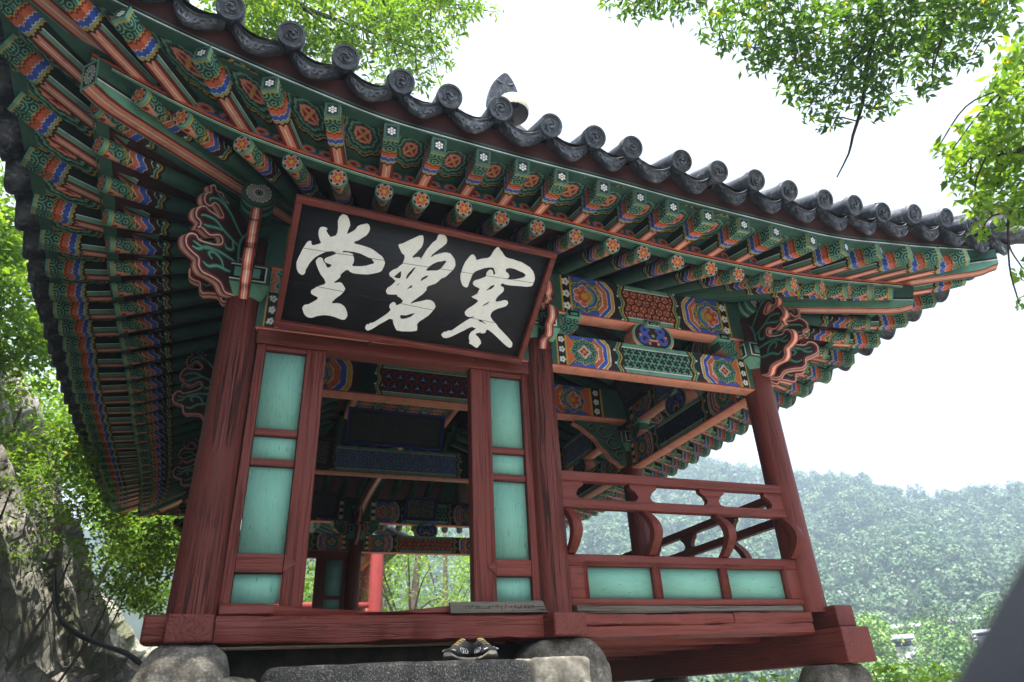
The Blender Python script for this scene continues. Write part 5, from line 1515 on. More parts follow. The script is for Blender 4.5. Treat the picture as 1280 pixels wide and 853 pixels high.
boulder('base_stone', 'large rounded foot stone under the left corner column', (0.0, -0.10, -0.62), (0.285, 0.34, 0.46), STONE, 1, flat_top=-0.178, pw=3.2, amp=.05)
boulder('base_stone', 'dark foot stone under the middle column, beside the pale block', (2.64, 0.02, -0.62), (0.36, 0.36, 0.47), STONE, 2, flat_top=-0.180, pw=3.0, amp=.06)
boulder('base_stone', 'tall stone pillar under the right corner girder', (5.30, -0.02, -1.25), (0.27, 0.27, 0.86), STONE, 3, flat_top=-0.428, pw=5.0, amp=.04)
for i, (x, y) in enumerate([(xr(YS[1]), YS[1]), (xr(YS[2]), YS[2]), (xr(9), 9)]):
    boulder('base_stone', 'stone pillar under the right side girder, %s' % ('second from the front corner' if i == 0 else 'third from the front corner' if i == 1 else 'rearmost'), (x + .11, y, -1.25), (0.26, 0.26, 0.86), STONE, 5 + i, flat_top=-0.428, pw=5.0, amp=.04, sub=3)
def block(name, label, x0, x1, y0, y1, z0, z1, mat, seed, amp=0.012, cat='stone', n=26):
    mb = MB(); b = bmesh.new(); bmesh.ops.create_cube(b, size=1.0)
    bmesh.ops.subdivide_edges(b, edges=b.edges[:], cuts=n, use_grid_fill=True)
    V = np.array([v.co[:] for v in b.verts]); F = [[v.index for v in f.verts] for f in b.faces]; b.free()
    pw = 22; nrm = (np.abs(V * 2) ** pw).sum(1) ** (1 / pw); V = V / nrm[:, None]
    S = np.array([x1 - x0, y1 - y0, z1 - z0]); V = V * S
    V += amp * noise3(V, 3.0, seed, 5)[:, None] * V / (np.linalg.norm(V, axis=1)[:, None] + 1e-6)
    mb.add(V, F); o = mb.build(name, mat, None, smooth='all'); o.location = ((x0 + x1) / 2, (y0 + y1) / 2, (z0 + z1) / 2)
    return tag(o, label, cat)
block('stone_slab', 'long speckled grey granite slab in front of the doorway', 0.46, 2.045, -0.98, -0.32, -1.0, -0.352, GRANITE, 4)
PALEST = mat_noise('pale_stone', [(0.25, L_(70, 66, 58)), (0.5, L_(120, 115, 104)), (0.75, L_(160, 155, 144))], 16, 0.9, 0.8, 0.02)
block('stone_block', 'pale rough stone block at the right end of the granite slab', 2.05, 2.46, -0.95, -0.40, -1.0, -0.338, PALEST, 6, 0.02)
boulder('rubble_stone', 'brown rubble stone wedged between the corner foot stone and the slab', (0.30, -0.62, -0.68), (0.22, 0.25, 0.27), STONE, 9, amp=.12, pw=2.4)
boulder('rubble_stone', 'dark rounded rubble stone in the bottom left corner, in front of the cliff', (-0.55, -1.2, -0.66), (0.55, 0.45, 0.22), STONE, 12, amp=.10)
boulder('rubble_stone', 'lichen grey rubble stone just below the corner foot stone', (-0.20, -0.62, -0.72), (0.28, 0.26, 0.27), STONE, 14, amp=.10)
# dark block added so the gap under the floor reads black
DARKST = mat_noise('underfloor_dark', [(0.3, L_(40, 36, 32)), (0.7, L_(72, 64, 56))], 5, 0.95, 0.6, 0.05)
mb = MB(); mb.bx(0.1, 2.5, 0.35, 0.9, -1.6, -0.175); o = mb.build('underfloor_dark_fill', DARKST, None, bevel=0.02); tag(o, 'dark block added to close the black gap under the door bay floor', 'wall')

# weathered plank on the sill
mb = MB(); mb.prism([(1.745, 0.004), (2.520, 0.006), (2.480, 0.092), (1.735, 0.080)], (0, -0.142, 0), (1, 0, 0), (0, 0, 1), 0.035)
o = mb.build('loose_plank', GREYWOOD, None, bevel=0.004, seg=2); tag(o, 'weathered grey plank with faint worn writing lying along the door sill', 'plank')
mb = MB()
for k in range(22):                                              # worn, unreadable carved strokes
    x = 1.86 + k * 0.026 + rng.normal(0, .003)
    if k in (5, 6, 13): continue
    for _ in range(3):
        a = rng.uniform(-1, 1); mb.box((x + rng.normal(0, .004), -0.1608, 0.048 + rng.normal(0, .008)), (0.003 + .010 * abs(a), 0.002, 0.003 + 0.010 * (1 - abs(a))))
CARV = mat_noise('carved_dark', [(0.3, L_(48, 44, 40)), (0.7, L_(64, 60, 54))], 20, 0.9)
mb.build('worn_carving', CARV, o, local=True)

# ------------------------------------------------------------------ a pair of trainers on the slab
FABRIC = mat_noise('black_shoe_mesh', [(0.35, L_(26, 26, 28)), (0.6, L_(46, 46, 48))], 120, 0.8, 0.6, 0.002)
SOLE = mat_noise('off_white_rubber', [(0.3, L_(92, 88, 80)), (0.7, L_(138, 132, 122))], 20, 0.7)
TRIM = mat_noise('silver_trim', [(0.3, L_(170, 172, 176)), (0.7, L_(214, 214, 214))], 20, 0.4)
TAN = mat_noise('tan_trim', [(0.3, L_(140, 118, 72)), (0.7, L_(170, 146, 96))], 20, 0.6)
def shoe(label, x, y, ang, mirror):
    t = thing('trainer', label, 'shoe', (x, y, -0.342), 'pair of black trainers on the slab')
    L = 0.27; K_ = 1.22
    ss = np.linspace(0, 1, 28)                                   # 0 toe (towards -y) .. 1 heel
    halfw = 0.050 * np.sqrt(np.clip(1 - ((ss - 0.30) / 0.34) ** 2, 0, 1)) * (ss < 0.30) + (ss >= 0.30) * (0.050 - 0.016 * np.clip((ss - .30) / .4, 0, 1)) * np.sqrt(np.clip(1 - np.clip((ss - 0.86) / 0.145, 0, 1) ** 2, 0, 1))
    halfw = np.maximum(halfw, 0.004)
    top = 0.052 + 0.050 * np.clip((ss - 0.18) / 0.42, 0, 1) ** 0.9 - 0.02 * np.clip((ss - .7) / .3, 0, 1) + 0 * ss
    top = np.where(ss < 0.18, 0.030 + 0.022 * np.sqrt(np.clip(ss / 0.18, 0, 1)), top)
    spring = 0.018 * np.clip((0.20 - ss) / 0.2, 0, 1) ** 1.5
    ca, sa = math.cos(ang), math.sin(ang)
    def W(P):
        P = np.array(P, float); X = P[..., 0] * mirror; Y = P[..., 1]
        return np.stack([X * ca - Y * sa, X * sa + Y * ca, P[..., 2]], -1) * K_
    n = 22; a = np.linspace(0, 2 * np.pi, n, endpoint=False)
    def loft(mb, wsc, z0f, z1f, p=2.6):
        rows = []
        for i, s in enumerate(ss):
            w_ = halfw[i] * wsc; z0, z1 = z0f(i), z1f(i); zc = (z0 + z1) / 2; zh = (z1 - z0) / 2
            c, d = np.cos(a), np.sin(a)
            xx = np.sign(c) * np.abs(c) ** (2 / p) * w_ ; zz = np.sign(d) * np.abs(d) ** (2 / p) * zh + zc
            rows.append(np.stack([xx * (1 - 0.25 * np.clip((zz - z0) / (z1 - z0), 0, 1)), np.full(n, (s - .5) * L), zz], 1))
        P = np.array(rows); mb.gridp(W(P).transpose(1, 0, 2), 0, wrapu=True); mb.add(W(P[0]), [tuple(range(n))]); mb.add(W(P[-1]), [tuple(range(n))])
    mb = MB(); loft(mb, 0.96, lambda i: 0.016 + spring[i], lambda i: top[i] + spring[i], 2.4)
    mb.build('upper', FABRIC, t, smooth=True, local=True)
    mb = MB(); loft(mb, 1.06, lambda i: spring[i], lambda i: 0.016 + spring[i] * 1.1 + 0.005 * np.clip((ss[i] - .7) / .3, 0, 1), 5)
    mb.build('sole', SOLE, t, smooth=True, local=True)
    mb = MB()
    for sg in (-1, 1):                                            # side loops and stripes
        for s0, col in ((0.30, 0), (0.42, 0), (0.54, 0)):
            th = np.linspace(0, 2 * np.pi, 14)
            i = int(s0 * 27); pts = np.stack([sg * (halfw[i] * .86 - .10 * halfw[i] * np.sin(th)) + sg * .001, (s0 - .5) * L + .016 * np.cos(th), 0.044 + .013 * np.sin(th)], 1)
            mb.tube(W(pts), 0.0016, 6, caps=False)
    for s0 in (0.10,):
        th = np.linspace(0.15 * np.pi, 0.85 * np.pi, 12)
        mb.tube(W(np.stack([0.043 * np.cos(th), -0.5 * L + 0.012 + .012 * (1 - np.sin(th)), 0.036 + 0.013 * np.sin(th)], 1)), 0.003, 6)
    mb.build('silver_piping', TRIM, t, smooth=True, local=True)
    mb = MB()
    for k in range(4):
        s0 = 0.34 + 0.10 * k; i = int(s0 * 27); zz = top[i] + .002
        mb.tube(W([(-0.018, (s0 - .5) * L, zz - .004), (0, (s0 - .5) * L - .002, zz + .002), (0.018, (s0 - .5) * L, zz - .004)]), 0.0032, 6)
    mb.build('lace', TAN, t, smooth=True, local=True)
    t['_loc'] = [0.0, 0.0, 0.0]
shoe('black trainer with a broad white toe cap, right of the pair on the slab', 1.785, -0.77, 0.04, 1)
shoe('black trainer turned outwards, left of the pair on the slab', 1.640, -0.72, -0.75, -1)

# ------------------------------------------------------------------ black hoses hanging from the cliff
HOSE = mat_noise('black_rubber_hose', [(0.3, L_(22, 22, 26)), (0.7, L_(40, 40, 46))], 10, 0.4)
for i, (off, lab) in enumerate(((0.0, 'black hose sagging from the cliff to the foot stone, upper of the two'), (0.07, 'black hose sagging from the cliff to the foot stone, lower of the two'))):
    pts = spline([at_dist(68, 715, 7.6), at_dist(70 + 30 * off, 762 + 60 * off, 7.0) , at_dist(92, 788 + 40 * off, 6.4), at_dist(125, 805 + 10 * off, 6.0), at_dist(155, 815 + 20 * off, 5.5), at_dist(180, 832 + 20 * off, 5.2)], 40)
    mb = MB(); mb.tube(pts, 0.014, 10); o = mb.build('hose', HOSE, None, smooth=True); tag(o, lab, 'hose')
# thin green drain pipe / cord seen hanging at the left eave
mb = MB(); mb.tube([tipR('L', -.93) + [-.03, 0, .05], tipR('L', .015) + [-.03, 0, .06], tipR('L', 1.34) + [-.03, 0, .06]], 0.006, 6, 0, NR)
o = mb.build('eave_cord', DAN, PAV)

# ------------------------------------------------------------------ blurred handrail close to the camera
IRON = mat_noise('dark_painted_iron', [(0.3, L_(15, 20, 28)), (0.7, L_(22, 28, 38))], 12, 0.9)
mb = MB(); a = at_dist(1238, 970, 0.56); b = at_dist(1325, 810, 0.56); c = at_dist(1398, 670, 0.60)
e = (b - a); e /= np.linalg.norm(e)
mb.tube([a - e * 0.25, a, b, c, c + (c - b)], 0.036, 24)
o = mb.build('handrail', IRON, None, smooth=True); tag(o, 'dark out of focus iron handrail in the lower right corner', 'handrail')
# ------------------------------------------------------------------ ground, cliff, hill
GROUND = mat_noise('trodden_ground', [(0.3, L_(70, 72, 66)), (0.5, L_(94, 95, 90)), (0.7, L_(114, 114, 108))], 1.6, 0.95, 0.4, 0.05, scale2=20, stops2=[(0.3, g3(0.75)), (0.7, g3(1.05))])
def sst(x): x = np.clip(x, 0, 1); return x * x * (3 - 2 * x)
def ground_h(x, y):
    z = np.full(np.shape(x), -2.1)
    z = z - 13.0 * sst((x - 7.5) / 45) - 3.0 * sst((-y - 20) / 60)
    back = sst((y - 10) / 14) * (1 - sst((x - 9) / 16))
    z = z + back * (1.6 + 0.10 * np.clip(y - 10, 0, 60))
    return z
g = np.sign(np.linspace(-1, 1, 121)) * (np.abs(np.linspace(-1, 1, 121)) ** 2.4)
gx, gy = np.meshgrid(g * 480 + 20, g * 480 + 5, indexing='ij')
gz = ground_h(gx, gy)
mb = MB(); mb.gridp(np.stack([gx, gy, gz + 0.05 * np.sin(gx * 1.3) * np.sin(gy * 1.1) * (np.hypot(gx, gy) > 8)], -1)); o = mb.build('ground', GROUND, None, smooth='all'); tag(o, kind='structure')
BOUNCE_EARTH = mat_noise('pale_bounce_earth', [(0.3, L_(170, 156, 130)), (0.7, L_(204, 192, 166))], 2.0, 0.95, 0.2)  # unseen pale ground added to bounce light in through the rear bays
ex_, ey_ = np.meshgrid(np.linspace(-1, 9, 30), np.linspace(11.6, 18, 24), indexing='ij')
mb = MB(); mb.gridp(np.stack([ex_, ey_, ground_h(ex_, ey_) + .03], -1)); o = mb.build('bounce_yard', BOUNCE_EARTH, None, smooth='all'); tag(o, kind='structure')
BOUNCE_PAVE = mat_noise('pale_bounce_paving', [(0.3, L_(176, 170, 158)), (0.7, L_(206, 200, 188))], 2.0, 0.9, 0.2, scale2=30, stops2=[(0.3, g3(0.8)), (0.7, g3(1.05))])  # unseen pale paving added to bounce light up under the right eave
mb = MB()
for a in range(9):
    for b in range(13):
        mb.bx(2.6 + .62 * a, 3.21 + .62 * a, -6.6 + .82 * b, -5.79 + .82 * b, -2.3, -2.035 + rng.uniform(-.004, .004))
o = mb.build('bounce_terrace', BOUNCE_PAVE, None, bevel=.006); tag(o, kind='structure')

def mat_cliff():
    m, n, l, p = newmat('layered_rock')
    co = tcoord(n, l, (1, 1, 1))
    mp = n.new('ShaderNodeMapping'); mp.inputs['Rotation'].default_value = (0.3, 0.5, 0.2); mp.inputs['Scale'].default_value = (5.0, 2.6, 2.2); l.new(co, mp.inputs[0])
    vo = N(n, 'ShaderNodeTexVoronoi', feature='DISTANCE_TO_EDGE', i_Scale=1.3); l.new(mp.outputs[0], vo.inputs['Vector'])
    no = N(n, 'ShaderNodeTexNoise', i_Scale=2.2, i_Detail=14.0, i_Roughness=0.75, i_Distortion=0.2); l.new(mp.outputs[0], no.inputs['Vector'])
    r = ramp(n, [(0.28, L_(88, 84, 78)), (0.45, L_(146, 141, 131)), (0.60, L_(180, 176, 166)), (0.78, L_(214, 211, 203))]); l.new(no.outputs[0], r.inputs[0])
    e = ramp(n, [(0.0, g3(0.3)), (0.03, g3(0.85)), (0.12, g3(1))]); l.new(vo.outputs[0], e.inputs[0])
    mx = N(n, 'ShaderNodeMix', data_type='RGBA', blend_type='MULTIPLY'); mx.inputs[0].default_value = 0.35; l.new(r.outputs[0], mx.inputs[6]); l.new(e.outputs[0], mx.inputs[7])
    ms = N(n, 'ShaderNodeTexNoise', i_Scale=0.8, i_Detail=6.0); l.new(co, ms.inputs['Vector'])
    rm = ramp(n, [(0.50, g3(0)), (0.62, g3(0.8))]); l.new(ms.outputs[0], rm.inputs[0])
    m2 = N(n, 'ShaderNodeMix', data_type='RGBA'); l.new(rm.outputs[0], m2.inputs[0]); l.new(mx.outputs[2], m2.inputs[6]); m2.inputs[7].default_value = (*lin((86, 92, 56)), 1)
    l.new(m2.outputs[2], p.inputs['Base Color']); p.inputs['Roughness'].default_value = 0.9
    ad = N(n, 'ShaderNodeMath', operation='MULTIPLY'); l.new(no.outputs[0], ad.inputs[0]); l.new(e.outputs[0], ad.inputs[1])
    bp = N(n, 'ShaderNodeBump', i_Strength=1.0, i_Distance=0.07); l.new(ad.outputs[0], bp.inputs['Height']); l.new(bp.outputs[0], p.inputs['Normal'])
    return m
CLIFF = mat_cliff()
def cells(P, sc_, seed):
    """value that is constant on tilted blocks: gives stepped, faceted rock"""
    rg = np.random.default_rng(seed); ang = 0.5
    Q = np.stack([P[:, 0] * math.cos(ang) + P[:, 2] * math.sin(ang), P[:, 1], -P[:, 0] * math.sin(ang) + P[:, 2] * math.cos(ang)], 1) * np.array(sc_)
    Q = Q + 0.16 * noise3(P, 1.2, seed + 5, 3)[:, None]
    I = np.floor(Q).astype(int)
    h = (I[:, 0] * 73856093) ^ (I[:, 1] * 19349663) ^ (I[:, 2] * 83492791)
    return ((h & 0xffff) / 65535.0)
ys = np.r_[np.linspace(-9, 0.4, 60), np.linspace(.45, 13, 340), np.linspace(13.2, 22, 50)]; ds = np.r_[np.linspace(0, 3.2, 150), np.linspace(3.3, 9, 40)]
Yc, Dc = np.meshgrid(ys, ds, indexing='ij')
X0 = -0.72 - 0.045 * Yc - 0.25 * sst((-Yc) / 2) - 1.6 * sst((-Yc - 1.5) / 4)
Zb = -1.25 + 0.11 * np.clip(Yc + 1, 0, 20)
tap = 1 - 0.55 * sst((Yc - 9) / 5)
Zc = Zb + tap * 0.55 * np.clip(Dc, 0, .9) + tap * 2.3 * np.clip(Dc - 0.9, 0, 2.2) + tap * 0.8 * np.clip(Dc - 3.1, 0, 9)
Pc = np.stack([X0 - Dc, Yc, Zc], -1).reshape(-1, 3)
nzv = noise3(Pc, 0.45, 21, 4); cv = cells(Pc, (2.6, 1.1, 1.7), 3); cv2 = cells(Pc, (7.0, 2.6, 4.2), 8); cv3 = cells(Pc, (15.0, 6.0, 9.0), 12)
wgt = np.clip(Dc.ravel() / 0.5, 0.15, 1)
Pc[:, 0] += wgt * (0.16 * nzv + 0.46 * (cv - .5) + 0.22 * (cv2 - .5) + 0.07 * (cv3 - .5)); Pc[:, 2] += wgt * (0.14 * nzv + 0.26 * (cv - .5) + 0.14 * (cv2 - .5) + 0.05 * (cv3 - .5))
mb = MB(); mb.gridp(Pc.reshape(len(ys), len(ds), 3)); o = mb.build('cliff', CLIFF, None); tag(o, kind='structure')

ELT = ([-10, 0, 20, 30, 39, 44.7, 50, 58, 70, 90, 115], [13, 15, 17.0, 17.2, 16.7, 14.6, 13.1, 11.0, 9, 7, 5])
def hill_h(r, azd):
    zt = 360 * np.tan(np.radians(np.interp(azd, *ELT))) - 9
    k = np.clip((r - 95) / 265, 0, 1.25)
    z = -14 + (zt + 14) * np.where(k < 1, 0.62 * k + 0.38 * k * k, 1 - 0.5 * (k - 1))
    return z + 3.0 * np.sin(azd * 0.55 + r * 0.02) * np.clip(k * 3, 0, 1) * np.clip((1.25 - k) * 3, 0, 1)
HILLM = mat_noise('hill_undergrowth', [(0.3, L_(22, 32, 18)), (0.7, L_(44, 58, 30))], 0.25, 0.95, 0.0)
azg = np.linspace(-12, 116, 140); rg_ = np.linspace(70, 430, 80)
A_, R_ = np.meshgrid(azg, rg_, indexing='ij'); Zh = hill_h(R_, A_)
Xh = CAM_C[0] + R_ * np.sin(np.radians(A_)); Yh = CAM_C[1] + R_ * np.cos(np.radians(A_))
mb = MB(); mb.gridp(np.stack([Xh, Yh, Zh], -1)); o = mb.build('hill', HILLM, None, smooth='all'); tag(o, kind='structure')

# ------------------------------------------------------------------ leaves
LEAF = mat_leaf('green_leaf', 0.47)
LEAF_SUN = mat_leaf('thin_young_leaf', 0.5)
LEAF_FAR = mat_leaf('far_foliage', 0.06)
BARK = mat_noise('grey_bark', [(0.3, L_(52, 46, 42)), (0.7, L_(112, 102, 92))], 6, 0.9, 0.8, 0.03, stretch=(1, 1, .3))
DBARK = mat_noise('dark_twig_bark', [(0.3, L_(40, 34, 34)), (0.7, L_(74, 64, 60))], 8, 0.9)
GREENS = dict(mid=((48, 80, 36), (92, 128, 56)), bright=((70, 108, 42), (128, 160, 68)), dark=((36, 60, 28), (74, 102, 44)), far=((58, 82, 40), (112, 134, 72)))
def leaves(mb, C, n, R, size, tone='mid', droop=0.4, shell=0.5, rgn=None, aspect=0.46, up=0.9):
    """n leaf blades in an ellipsoid R about C"""
    rgn = rgn or rng
    n = int(n); d = rgn.normal(size=(n, 3)); d /= np.linalg.norm(d, axis=1)[:, None]
    P = np.array(C) + d * np.array(R) * (rgn.random(n) ** (1 / 3 * (1 - shell) + .12))[:, None]
    az = rgn.uniform(0, 2 * np.pi, n); dr = rgn.normal(droop, 0.35, n)
    t = np.stack([np.cos(az) * np.cos(dr), np.sin(az) * np.cos(dr), -np.sin(dr)], 1)
    nn = rgn.normal(size=(n, 3)) * 0.55 + np.array([0, 0, up]); nn -= t * (nn * t).sum(1)[:, None]; nn /= np.linalg.norm(nn, axis=1)[:, None]
    s = np.cross(nn, t); L = size * rgn.uniform(0.65, 1.25, n)
    w = L * aspect
    a = P; b = P + t * (L * .45)[:, None] + s * (w / 2)[:, None] + nn * (L * .07)[:, None]; c = P + t * L[:, None] - nn * (L * .10)[:, None]; e = P + t * (L * .45)[:, None] - s * (w / 2)[:, None] + nn * (L * .07)[:, None]
    V = np.stack([a, b, c, e], 1).reshape(-1, 3)
    i = np.arange(n) * 4
    F = np.concatenate([np.stack([i, i + 1, i + 2], 1), np.stack([i, i + 2, i + 3], 1)])
    c0, c1 = (lin(q) for q in GREENS[tone])
    k = np.clip(rgn.normal(0.45, 0.28, n), 0, 1)[:, None]
    col = c0 * (1 - k) + c1 * k; yel = rgn.random(n) < 0.008
    col[yel] = lin((176, 168, 70))
    mb.add(V, F.tolist(), 0, np.repeat(col, 4, 0))
def branch(mb, pts, r0, r1, n=8, k=14):
    p = spline(pts, k); mb.tube(p, np.linspace(r0, r1, len(p)), n)
def px_tree(name, label, cat, base, clusters, limbs, size, tone, trunk_pts=None, r=(0.2, .1), mat=None, bark=None, group=None, dens=1.0, trunk_name='trunk', twigs=True, droop=.4, aspect=.46):
    """a tree or bush standing at base; crown clusters as (x, y, z, radius, leaf count)"""
    t = thing(name, label, cat, base, group)
    mb = MB()
    if trunk_pts is not None: branch(mb, trunk_pts, r[0], r[1], 12, 18)
    for L in limbs: branch(mb, L[0], L[1], L[2], 7, 12)
    if twigs and trunk_pts is not None:
        allp = [np.array(q) for L in limbs for q in spline(L[0], 10)] + [np.array(q) for q in spline(trunk_pts, 12)[6:]]
        for (x, y, z, rr, nn) in clusters:
            c = np.array([x, y, z]); q = min(allp, key=lambda a: np.linalg.norm(a - c) + (1.5 if a[2] < z - .05 else 0))
            mid = (q + c) / 2 + rng.normal(0, .06, 3) * np.linalg.norm(q - c)
            branch(mb, [q, mid, c], max(0.006, .012 * np.linalg.norm(q - c)), 0.004, 5, 8)
    if mb.n: mb.build(trunk_name, bark or BARK, t, smooth='all')
    mb = MB()
    for (x, y, z, rr, nn) in clusters:
        leaves(mb, (x, y, z), nn * dens, (rr, rr, rr * .8), size, tone, droop, aspect=aspect)
    mb.build('crown', mat or LEAF, t)
    return t
def pxc(lst, d, nper, jit=0.35):
    o = []
    for px, py, rp in lst:
        dd = d + rng.uniform(-jit, jit); c = at_dist(px, py, dd); o.append((*c, rp * dd / 845.0, nper * (rp / 30.0) ** 2))
    return o

# zelkova boughs over the top right, trunk out of frame to the right
B1 = [(900, 28, 26), (925, 8, 30), (955, 40, 32), (945, 70, 22), (985, 15, 34), (990, 65, 32), (1000, 100, 26), (1025, 40, 36), (1022, 128, 24), (1040, 90, 32), (1038, 148, 16), (1065, 25, 34), (1075, 70, 34), (1080, 115, 26), (1100, 95, 24),
      (1105, 35, 36), (1118, 128, 16), (1135, 60, 32), (1150, 20, 36), (1165, 85, 24), (1180, 50, 28), (1195, 15, 32), (1215, 70, 14), (1230, 25, 26), (1255, 10, 22), (965, -20, 40), (1040, -20, 40), (1110, -25, 40), (1180, -25, 40), (1240, -20, 36), (1095, 140, 12), (905, 55, 10), (1160, 110, 12)]
B2 = [(770, 5, 18), (795, 8, 18), (820, 2, 20), (845, 8, 16), (868, 0, 18), (800, -18, 26), (850, -20, 26)]
lm = [([at_dist(1330, -260, 7.0), at_dist(1200, -120, 6.6), at_dist(1108, -20, 6.2), at_dist(1096, 30, 6.2), at_dist(1084, 80, 6.2), at_dist(1078, 130, 6.15), at_dist(1066, 170, 6.1), at_dist(1061, 192, 6.1), at_dist(1046, 222, 6.1)], 0.030, 0.005),
      ([at_dist(1090, 50, 6.2), at_dist(1062, 80, 6.2), at_dist(1040, 116, 6.2)], 0.018, 0.005),
      ([at_dist(1098, 25, 6.2), at_dist(1040, 30, 6.3), at_dist(960, 60, 6.3), at_dist(905, 50, 6.3)], 0.018, 0.004),
      ([at_dist(1105, -10, 6.2), at_dist(1000, -10, 6.3), at_dist(860, -25, 6.5), at_dist(780, -2, 6.5)], 0.022, 0.004),
      ([at_dist(1150, -70, 6.4), at_dist(1180, 20, 6.2), at_dist(1165, 90, 6.1)], 0.018, 0.004),
      ([at_dist(1200, -120, 6.6), at_dist(1250, -30, 6.3), at_dist(1240, 30, 6.2)], 0.020, 0.004)]
px_tree('zelkova_tree', 'zelkova boughs hanging into the top right with a long bare twig', 'tree', (8.6, -4.6, -2.2), pxc(B1, 6.2, 190) + pxc(B2, 6.5, 190), lm, 0.072, 'mid',
        [(8.6, -4.6, -2.3), (8.4, -4.3, 1.5), (7.9, -3.6, 4.6), tuple(at_dist(1330, -260, 7.0))], (0.24, 0.07), LEAF, DBARK, aspect=.40)
B3 = [(1262, 70, 18), (1278, 110, 28), (1252, 130, 24), (1228, 150, 20), (1262, 165, 30), (1222, 178, 18), (1205, 195, 18), (1240, 195, 28), (1275, 215, 30), (1215, 225, 22), (1245, 240, 26), (1225, 262, 14), (1268, 255, 22), (1228, 288, 11), (1190, 188, 12), (1172, 185, 7), (1185, 228, 8), (1278, 335, 12), (1274, 380, 9), (1300, 160, 40), (1310, 250, 40), (1300, 60, 30), (1195, 210, 12), (1250, 100, 14), (1215, 250, 14)]
lm = [([at_dist(1420, 60, 5.4), at_dist(1330, 150, 5.0), at_dist(1270, 190, 4.8), at_dist(1215, 195, 4.8)], 0.03, 0.004),
      ([at_dist(1330, 150, 5.0), at_dist(1290, 250, 4.8), at_dist(1240, 270, 4.8)], 0.016, 0.004), ([at_dist(1400, 90, 5.3), at_dist(1310, 80, 4.9), at_dist(1255, 110, 4.8)], 0.016, 0.004)]
px_tree('young_tree', 'bright yellow green boughs at the right edge in front of the eave corner', 'tree', (7.2, -3.6, -2.2), pxc(B3, 4.8, 150, .3), lm, 0.068, 'bright',
        [(7.2, -3.6, -2.3), (7.0, -3.5, -.2), (6.4, -3.2, 1.6), tuple(at_dist(1420, 60, 5.4))], (0.10, 0.035), LEAF_SUN, DBARK, aspect=.46)

# tree over the roof at the top left
B4 = [(rng.uniform(235, 585), rng.uniform(-35, 60), rng.uniform(18, 34)) for _ in range(70)]
B4 = [b for b in B4 if b[0] < 545 or b[1] < 20]
B4 += [(555, 45, 20), (540, 75, 22), (520, 92, 20), (500, 70, 24), (560, 75, 10), (575, 30, 14), (480, 85, 20), (530, 108, 12), (548, 100, 8), (592, 12, 14), (610, 8, 12), (622, 15, 8), (450, 70, 24), (420, 60, 26), (380, 50, 26), (330, 30, 26), (508, 112, 8), (470, 100, 16)]
lm = [([at_dist(180, -90, 11.5), at_dist(330, -10, 10.6), at_dist(420, 25, 10.3), at_dist(520, 60, 10.2)], 0.07, 0.01), ([at_dist(300, -60, 10.8), at_dist(380, 10, 10.3), at_dist(455, 70, 10.1)], 0.04, 0.008),
      ([at_dist(330, -10, 10.6), at_dist(450, -10, 10.4), at_dist(600, 10, 10.2)], 0.04, 0.008), ([at_dist(270, 20, 10.6), at_dist(360, 62, 10.3), at_dist(420, 40, 10.2), at_dist(480, 20, 10.2)], 0.03, 0.008), ([at_dist(400, -30, 10.5), at_dist(440, 20, 10.3), at_dist(430, 60, 10.2)], 0.03, 0.006)]
px_tree('leafy_tree', 'sunlit leafy tree reaching over the roof at the top left', 'tree', (-4.6, 4.5, 3.0), pxc(B4, 10.4, 160, .9), lm, 0.105, 'bright',
        [(-4.6, 4.5, 2.5), (-4.3, 4.2, 5.0), (-3.4, 3.4, 8.0), tuple(at_dist(180, -90, 11.5))], (0.26, 0.09), LEAF, BARK, aspect=.36)

# trees and shrubs on the cliff, left of the pavilion
def region(pts, n, r0, r1):
    """random spots inside a polygon of the cliff view"""
    P = np.array(pts, float); o = []
    while len(o) < n:
        x = rng.uniform(P[:, 0].min(), P[:, 0].max()); y = rng.uniform(P[:, 1].min(), P[:, 1].max())
        j = np.roll(np.arange(len(P)), -1); c = ((P[:, 1] > y) != (P[j, 1] > y)) & (x < (P[j, 0] - P[:, 0]) * (y - P[:, 1]) / (P[j, 1] - P[:, 1] + 1e-9) + P[:, 0])
        if c.sum() % 2: o.append((x, y, rng.uniform(r0, r1)))
    return o
def cliff_plant(name, label, poly, n, d, nper, size, tone, group, mat=None, aspect=.45, jit=1.0, r=(14, 26)):
    cl = pxc(region(poly, n, *r), d, nper, jit)
    c = np.mean([q[:3] for q in cl], 0); lo = min(q[2] for q in cl)
    base = (c[0] - 0.6, c[1] + 0.8, lo - 0.8)
    top = (c[0] - .1, c[1] + .2, c[2])
    px_tree(name, label, 'tree' if 'tree' in name else 'shrub', base, cl, [], size, tone, [base, tuple((np.array(base) + np.array(top)) / 2 + [.1, 0, .1]), top], (0.02, 0.008) if 'tree' not in name else (.07, .02), mat, BARK, group, aspect=aspect, twigs=False)
cliff_plant('broadleaf_tree', 'dense sunlit tree at the left edge, right beneath the eave', [(-60, 200), (10, 230), (50, 330), (85, 450), (-60, 460)], 60, 12.5, 190, 0.125, 'bright', None, jit=1.4, r=(16, 30))
cliff_plant('broadleaf_tree', 'darker tree below the eave line, above the pale rock face', [(-60, 420), (80, 420), (125, 560), (60, 600), (-60, 540)], 40, 13.0, 130, 0.12, 'bright', None, jit=1.4, r=(14, 28))
cliff_plant('trailing_shrub', 'grey green shrub trailing over the upper rock face', [(-40, 520), (110, 560), (150, 620), (120, 670), (20, 620), (-40, 600)], 40, 11.0, 150, 0.085, 'bright', None, jit=.6, r=(9, 18))
cliff_plant('flowering_shrub', 'pale sunlit shrub against the left column', [(120, 620), (230, 620), (222, 740), (180, 770), (130, 710), (110, 650)], 60, 18.0, 200, 0.13, 'bright', None, jit=1.6, r=(12, 22))
